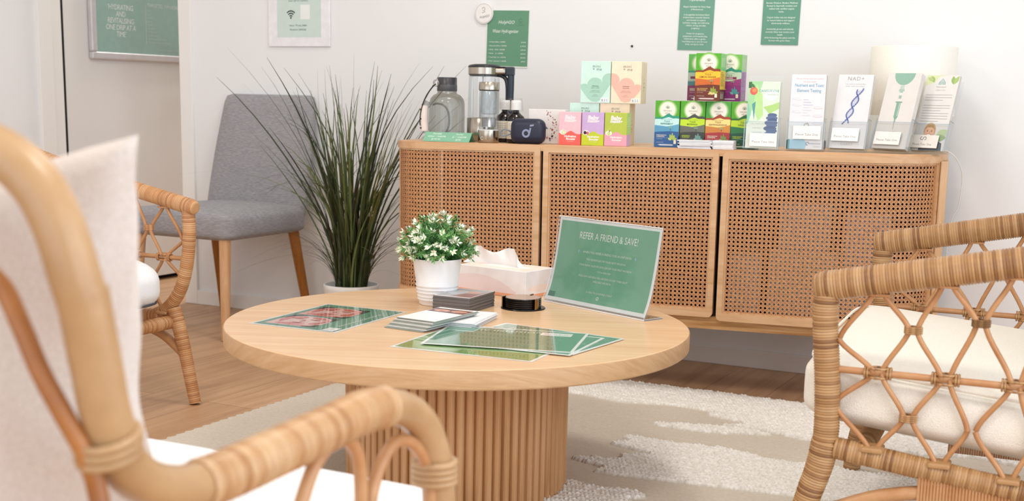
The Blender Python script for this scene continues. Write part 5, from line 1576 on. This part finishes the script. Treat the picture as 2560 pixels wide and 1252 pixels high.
def lattice_chair(name, label, loc, rotz, wrap_m, pitch, side_sign, W_=.77, LEN=.66, rise=.2, ra=.0255, rp=.0215, wide=1.0, curved=False):
    """local frame: x runs from the front posts to the back, y across, z up. front posts at x=0, y=0 and y=W_"""
    ch = thing(name, label, 'armchair', loc, rotz)
    def az(x): return .545 + rise * x
    pitchx = .108
    for y in (0, W_):
        s_ = 1 if y else -1
        # arm with a mitred front corner
        mb = MB(); P = catmull([(-.031, y, az(0) - .006), (.06, y, az(.06)), (.3, y, az(.3)), (.5, y, az(.5) + .004), (LEN, y, az(LEN) + .02)], 8)
        mb.wrap(P, lambda t: ra * (.62 + .38 * math.sqrt(max(0, 1 - max(0, 1 - t / .028) ** 2))), wrap_m, pitch, 14)
        obj('arm', mb, ch)
        mb = MB()
        if curved:
            P = catmull([(-.004, y, az(0) - .006), (-.006, y, .47), (.004, y, .39), (.030, y, .315), (.075, y, .262), (.135, y, .232)], 8)
        else:
            P = catmull([(-.011, y, az(0) - .008), (-.010, y, .48), (.0, y, .38), (.004, y, .30), (.002, y, .262)], 8)
        mb.wrap(P, rp, wrap_m, pitch, 14)
        pass
        obj('front_post', mb, ch)
        mb = MB()
        if curved: P = catmull([(.055, y, .262), (.035, y, .20), (.016, y, .125), (.0, y, .055), (-.012, y, .004)], 8)
        else: P = catmull([(.004, y, .272), (-.004, y, .225), (-.022, y, .16), (-.038, y, .08), (-.046, y, .004)], 8)
        mb.wrap(P, lambda t: rp * (1.12 - .22 * t), wrap_m, pitch, 14); obj('front_leg', mb, ch)
        mb = MB()
        mb.tube(catmull([(.02, y, .135 if curved else .15), (.10, y, .185), (.20, y, .205), (.32, y, .20)], 8), .0125, pole, 10); obj('leg_brace', mb, ch)
        mb = MB(); P = catmull([(LEN, y, az(LEN) + .02), (LEN - .01, y, .42), (LEN + .01, y, .2), (LEN + .06, y, .004)], 8)
        mb.wrap(P, rp, wrap_m, pitch, 12); obj('back_leg', mb, ch)
        mb = MB()
        z0, z1 = (.236, .205) if curved else (.262, .185)
        mb.wrap([(.02 if not curved else .10, y, z0), (LEN - .01, y, z1)], .0195, wrap_m, pitch, 12); obj('seat_rail', mb, ch)
        mb = MB(); mb.tube([(.01, y, .401), (.3, y, .400), (LEN - .02, y, .405)], .0062, pole, 10); rail = obj('side_rail', mb, ch)
        # lattice strands: pairs that meet at the bindings
        K = int((LEN - .06) / pitchx)
        A = [(.075 + pitchx * i) for i in range(-1, K + 1)]
        U = [(.135 + .105 * i) for i in range(-1, K + 1)]
        Mn = [(.083 + .1095 * i) for i in range(-1, K + 1)]
        Lw = [(.138 + .102 * i) for i in range(-1, K + 1)]
        B = [(.084 + .110 * i) for i in range(-1, K + 1)]
        U[0] = Lw[0] = .009
        zA = lambda x: az(x) - ra * .7; zU = lambda x: .452 + rise * x; zM = lambda x: .401; zL = lambda x: .342 - .1 * x; zB = lambda x: (z0 + (z1 - z0) * x / LEN) + .014
        mb = MB()
        def strand(xa, za, xb, zb):
            lo, hi = .006, LEN - .01
            n = 9; P = []
            dx = xb - xa; q = .0062 * (1 if dx > 0 else -1)
            for i in range(n + 1):
                t = i / n; s3 = t * t * (3 - 2 * t); e = .45 * t + .55 * s3
                P.append(Vector((xa + q + (dx - 2 * q) * e, y + (.0035 if dx > 0 else -.0035) * s_, za + (zb - za) * t)))
            P = [p for p in P if lo < p.x < hi]
            if len(P) > 1: mb.tube(P, .0046, pole, 8, cap=True)
        for (X1, f1, X2, f2, sh_) in ((A, zA, U, zU, 0), (U, zU, Mn, zM, 0), (Mn, zM, Lw, zL, 0), (Lw, zL, B, zB, 0)):
            for i in range(len(X1)):
                for j in (i - 1, i, i + 1):
                    if 0 <= j < len(X2) and abs(X2[j] - X1[i]) < pitchx * .78 and abs(X2[j] - X1[i]) > .012:
                        strand(X1[i], f1(X1[i]), X2[j], f2(X2[j]))
        obj('lattice', mb, ch)
        bw = pitch * .8
        for x in U + Lw:
            z = zU(x) if x in U else zL(x)
            if .06 < x < LEN - .04:
                bd = MB()
                for k in (-1.2, -.4, .4, 1.2):
                    bd.tube([(x + .0135 * math.cos(a * PI / 8), y + .0095 * math.sin(a * PI / 8), z + k * bw) for a in range(16)], bw * .55, wrap_m, 6, closed=True)
                obj('binding', bd, rail)
        for x in Mn:
            if .03 < x < LEN - .04:
                bd = MB()
                for k in (-.021, -.0165, .0165, .021):
                    bd.tube([(x + k, y + .0095 * math.sin(a * PI / 6), .401 + .0098 * math.cos(a * PI / 6)) for a in range(12)], bw * .55, wrap_m, 6, closed=True)
                for k in (-1, 1):
                    bd.tube([(x + .0145 * math.cos(a * PI / 8), y + .0118 * math.sin(a * PI / 8), .401 + k * .0078) for a in range(16)], bw * .55, wrap_m, 6, closed=True)
                obj('binding', bd, rail)
        for x in A:
            if .03 < x < LEN - .03:
                mb = MB(); mb.box(x - .019, x + .019, y - .011, y + .011, zA(x) - .010, zA(x) - .005, pole, .002); obj('strand_clip', mb, ch)
        for x in B:
            if .03 < x < LEN - .03:
                mb = MB(); mb.box(x - .018, x + .018, y - .0215, y + .0215, zB(x) - .002, zB(x) + .007, wrap_m, .003); obj('strand_clip', mb, ch)
    # front rail, back frame, back lattice, woven skirt
    mb = MB(); z0 = .236 if curved else .262
    mb.wrap([(.06, .01, z0 - .012), (.06, W_ - .01, z0 - .012)], .0185, wrap_m, pitch, 12); obj('seat_rail', mb, ch)
    mb = MB(); mb.wrap([(LEN - .01, .01, .19), (LEN - .01, W_ - .01, .19)], .0185, wrap_m, pitch, 12); obj('seat_rail', mb, ch)
    mb = MB()
    P = catmull([(LEN, 0, az(LEN) + .01), (LEN + .05, .03, az(LEN) + .09), (LEN + .10, W_ * .25, .84), (LEN + .11, W_ * .5, .86), (LEN + .10, W_ * .75, .84), (LEN + .05, W_ - .03, az(LEN) + .09), (LEN, W_, az(LEN) + .01)], 8)
    mb.wrap(P, ra * .95, wrap_m, pitch, 12); obj('back_frame', mb, ch)
    mb = MB()
    for i in range(1, 8):
        y = W_ * i / 8
        for sg_ in (-1, 1):
            P = [(LEN - .01 + .09 * t, y + sg_ * .05 * math.sin(t * PI * 2), .2 + .63 * t) for t in [k / 24 for k in range(25)]]
            mb.tube(P, .0046, pole, 8)
    obj('back_lattice', mb, ch)
    if not curved:
        for y in (-.012, W_ + .012):
            mb = MB()
            for i in range(96):
                x = .165 + i * .0051
                mb.tube([(x, y + .0008 * (i % 2), .075), (x, y, .258 - .11 * x)], .0027, pole, 6)
            obj('woven_skirt', mb, ch)
    return ch

RX, RY = -.478, 2.166
rch = lattice_chair('rattan_armchair', 'wrapped rattan armchair with lattice sides at the right edge, facing the round table', (RX, RY, 0), math.radians(4), wrapA, .0048, 1)
# its box cushion
def tilt_cushion(sx, sy, sz, slope, dome):
    return block_cushion(sx, sy, sz, dome, .03, lambda p: Vector((p.x, p.y, p.z - slope * p.x)))
Rm = Matrix.Rotation(math.radians(4), 4, 'Z')
cp = Rm @ Vector((.262, .385, 0))
cu = thing('seat_cushion', 'thick cream canvas box cushion on the right-hand lattice armchair', 'cushion', (RX + cp.x, RY + cp.y, .326), math.radians(4))
mb = MB(); V, F = tilt_cushion(.62, .725, .108, .10, .028); mb.add(V, F, creamc, smooth=True); obj('cover', mb, cu)
mb = MB()
for zz in (.046,):
    P = []
    for i in range(64):
        a = 2 * PI * i / 64; c_, s2 = math.cos(a), math.sin(a)
        x = math.copysign(abs(c_) ** .22, c_) * .309; y = math.copysign(abs(s2) ** .22, s2) * .3615
        P.append((x, y, zz - .10 * x + .0035))
    mb.tube(P, .0028, creamc, 6, closed=True)
obj('piping', mb, cu)
def pillow_geo(w, h, th, n=30, pinch=.035, wr=.004, seed=2):
    r = random.Random(seed); ph = [r.uniform(0, 6) for _ in range(8)]
    V = []; F = []
    for s_ in (1, -1):
        o = len(V)
        for j in range(n + 1):
            for i in range(n + 1):
                u, v = i / n * 2 - 1, j / n * 2 - 1
                k = max(0, (1 - u * u)) ** .45 * max(0, (1 - v * v)) ** .45
                x = u * w / 2 * (1 - pinch * (1 - v * v)); z = v * h / 2 * (1 - pinch * (1 - u * u))
                wv = wr * (math.sin(5 * u + 3 * v + ph[0]) + .8 * math.sin(9 * v - 4 * u + ph[1]) + .6 * math.sin(13 * u * v + ph[2]) + .7 * math.sin(7 * v + ph[3])) * k
                V.append(Vector((x, s_ * (th / 2 * k + .001) + wv, z)))
        for j in range(n):
            for i in range(n):
                q = (o + j * (n + 1) + i, o + j * (n + 1) + i + 1, o + (j + 1) * (n + 1) + i + 1, o + (j + 1) * (n + 1) + i)
                F.append(tuple(reversed(q)) if s_ == 1 else q)
    m = n + 1
    edge = [i for i in range(m)] + [j * m + n for j in range(1, m)] + [n * m + i for i in range(n - 1, -1, -1)] + [j * m for j in range(n - 1, 0, -1)]
    o2 = m * m
    for a in range(len(edge)):
        b = (a + 1) % len(edge); F.append((edge[a], edge[b], edge[b] + o2, edge[a] + o2))
    return V, F
sage = fabric('sage_linen', '#9dad98', '#b3c1ae', scale=(300, 300, 300), bump=.3)
cp = Rm @ Vector((.475, .36, 0))
mb = MB(); V, F = pillow_geo(.44, .44, .14); mb.add(V, F, sage, smooth=True)
o = obj('scatter_pillow', mb); o.location = (RX + cp.x, RY + cp.y, .615); o.rotation_euler = (math.radians(-20), 0, math.radians(4 - 90)); tag(o, 'sage green scatter pillow against the back of the right-hand armchair', 'pillow')

# left armchair, seen behind the linen pillow: front posts at x=-2.335, far side at y=2.66
LX, LY = -2.318, 2.66
lch = lattice_chair('rattan_armchair', 'rattan armchair with curved front posts at the far left, behind the linen pillow', (LX, LY, 0), math.radians(180), wrapB, .0056, -1, W_=.70, LEN=.70, rise=.19, ra=.0215, rp=.0175, curved=True)
whitec = fabric('white_canvas', '#eceef2', '#f6f7f9', scale=(400, 400, 400), bump=.2)
cu = thing('seat_cushion', 'plump white cushion on the far left rattan armchair', 'cushion', (LX - .292, LY - .36, .335))
mb = MB(); V, F = block_cushion(.56, .62, .135, .02, .055); mb.add(V, F, whitec, smooth=True); obj('cover', mb, cu)
mb = MB(); P = []
for i in range(64):
    a = 2 * PI * i / 64; c_, s2 = math.cos(a), math.sin(a)
    P.append((math.copysign(abs(c_) ** .3, c_) * .278, math.copysign(abs(s2) ** .3, s2) * .308, -.045))
mb.tube(P, .003, paint('#4a4a50', .8), 6, closed=True); obj('piping', mb, cu)

# ------------------------------------------------------------------ bent rattan armchair in the foreground, seen from behind its right arm
FX, FY = -.64, .62
fch = thing('bent_rattan_chair', 'bent rattan armchair with looped arms in the near left foreground, facing the table', 'armchair', (FX, FY, 0))
fw = cane_wrap('cane_wrap_arm', ('#a97a4e', '#bb9064', '#c9a47c', '#b08254'), .0088)
WID = .62
top_hoop = [(-.0028, .005, .722), (-.012, .002, .755), (-.029, .0, .783), (-.058, -.002, .802), (-.10, -.008, .812), (-.2, -.016, .825), (-WID / 2, -.02, .83)]
for sx_ in (0, 1):
    f = (lambda p: p) if sx_ == 0 else (lambda p: (-WID - p[0], p[1], p[2]))
    mb = MB()
    P = [(-.0004, .0085, .712), (0, .018, .66), (0, .027, .618), (0, .046, .577), (0, .09, .552), (0, .16, .5465), (0, .28, .552), (0, .345, .556), (0, .405, .549), (0, .452, .524), (0, .482, .478), (0, .492, .43), (0, .500, .25), (0, .508, .004)]
    mb.tube(resample(catmull([f(p) for p in P], 8), .008), .0178, poleb, 16); obj('arm_and_front_leg', mb, fch)
    mb = MB(); mb.wrap(catmull([f(p) for p in ((0, .118, .5465), (0, .16, .5465), (0, .28, .552), (0, .345, .556), (0, .385, .5535))], 8), .0208, fw, .0088, 16, .045); obj('arm_wrap', mb, fch)
    mb = MB()
    for Q in ([(0, .347, .38), (0, .346, .46), (0, .343, .505), (0, .332, .528), (0, .312, .541)],
              [(0, .205, .40), (0, .238, .47), (0, .268, .520), (0, .295, .539)],
              [(0, .352, .40), (0, .358, .455), (0, .374, .492), (0, .402, .513), (0, .432, .508), (0, .457, .488), (0, .470, .465)],
              [(0, .17, .40), (0, .185, .465), (0, .205, .49), (0, .228, .478), (0, .245, .44), (0, .25, .40)],
              [(0, .476, .47), (0, .474, .44), (0, .475, .38)]):
        mb.tube(catmull([f(p) for p in Q], 8), .0068, pole, 10)
    obj('arm_loops', mb, fch)
    mb = MB()
    for y, z in ((.350, .448), (.350, .455), (.350, .462)): mb.tube([(f((0, 0, 0))[0] + .0135 * math.cos(a * PI / 8), y + .013 * math.sin(a * PI / 8), z) for a in range(16)], .004, poleb, 6, closed=True)
    obj('loop_binding', mb, fch); mb = MB()
    for z in (.455, .4615, .468, .4745): mb.tube([(f((0, 0, 0))[0] + .021 * math.cos(a * PI / 8), .482 + .021 * math.sin(a * PI / 8), z) for a in range(16)], .0042, poleb, 6, closed=True)
    obj('loop_binding', mb, fch)
    mb = MB(); P = catmull([f(p) for p in [(-.085, -.018, .735), (-.068, .0, .712), (-.050, .0, .685), (-.034, .0, .655), (-.018, .004, .625), (-.006, .010, .598), (.0, .0145, .57), (.006, .012, .53), (.008, .0, .40), (.006, -.03, .2), (.004, -.06, .004)]], 8)
    mb.tube(P, .0072, poled, 10); obj('back_brace', mb, fch)
    mb = MB(); T = Matrix.Translation(f((-.001, .028, .600)))
    for k in range(1, 4): mb.tube([tuple(T @ Vector((.0212 * math.cos(a * PI / 8), .0205 * math.sin(a * PI / 8), (k - 2) * .0062 + .006 * math.sin(a * PI / 8)))) for a in range(16)], .0036, poleb, 6, closed=True)
    obj('post_binding', mb, fch)
    mb = MB(); mb.tube([f((.004, -.02, .28)), f((0, .495, .30))], .0145, poleb, 12); obj('seat_rail', mb, fch)
mb = MB(); H = top_hoop + [(-WID - p[0], p[1], p[2]) for p in reversed(top_hoop[:-1])]
mb.tube(resample(catmull([(0, .014, .68), (0, .010, .70)] + H + [(-WID, .010, .70), (-WID, .014, .68)], 8), .008), .0175, poleb, 16); obj('back_hoop', mb, fch)
mb = MB()
for i in range(6):
    x = -.10 - i * .084; mb.tube(catmull([(x, -.012, .82), (x + .004, -.008, .6), (x, -.01, .3)], 8), .006, poled, 8)
obj('back_spindles', mb, fch)
for y, z in ((.495, .30), (-.02, .28)):
    mb = MB(); mb.tube([(0, y, z), (-WID, y, z)], .0145, poleb, 12); obj('seat_rail', mb, fch)
mb = MB()
for i in range(14):
    y = .02 + i * .034; mb.tube([(0, y, .291), (-WID, y, .291)], .005, pole, 8)
obj('seat_slats', mb, fch)
cu = thing('seat_cushion', 'flat white cushion on the bent rattan chair in the foreground', 'cushion', (-.936, .935, .3715))
mb = MB(); V, F = block_cushion(.525, .560, .084, .010, .026); mb.add(V, F, whitec, smooth=True); obj('cover', mb, cu)
mb = MB(); P = []
for i in range(64):
    a = 2 * PI * i / 64; c_, s2 = math.cos(a), math.sin(a)
    P.append((math.copysign(abs(c_) ** .2, c_) * .2615, math.copysign(abs(s2) ** .2, s2) * .279, .028))
mb.tube(P, .0026, whitec, 6, closed=True); obj('piping', mb, cu)
linen = fabric('natural_linen', '#cbbfb6', '#ddd3cc', scale=(420, 420, 420), bump=.35)
mb = MB(); V, F = pillow_geo(.50, .385, .15, 44, .07, .009, 5)
for q in V:
    u, v = q.x / .25, q.z / .1925
    q.z += .022 * max(0, (u + v) / 2) ** 3 - .012 * max(0, v) * max(0, 1 - abs(u - .2) * 1.6)
    q.x -= .040 * max(0, u) * (1 - v) / 2 * (1 + .35 * math.sin(v * 6.5 + .5))
    q.y += .010 * math.sin(6 * (u + v)) * max(0, 1 - u * u) * max(0, 1 - v * v)
mb.add(V, F, linen, smooth=True)
o = obj('scatter_pillow', mb); o.location = (-.924, .735, .600); o.rotation_euler = (math.radians(6), math.radians(0), math.radians(2)); tag(o, 'big pale linen pillow propped on the foreground rattan chair', 'pillow')
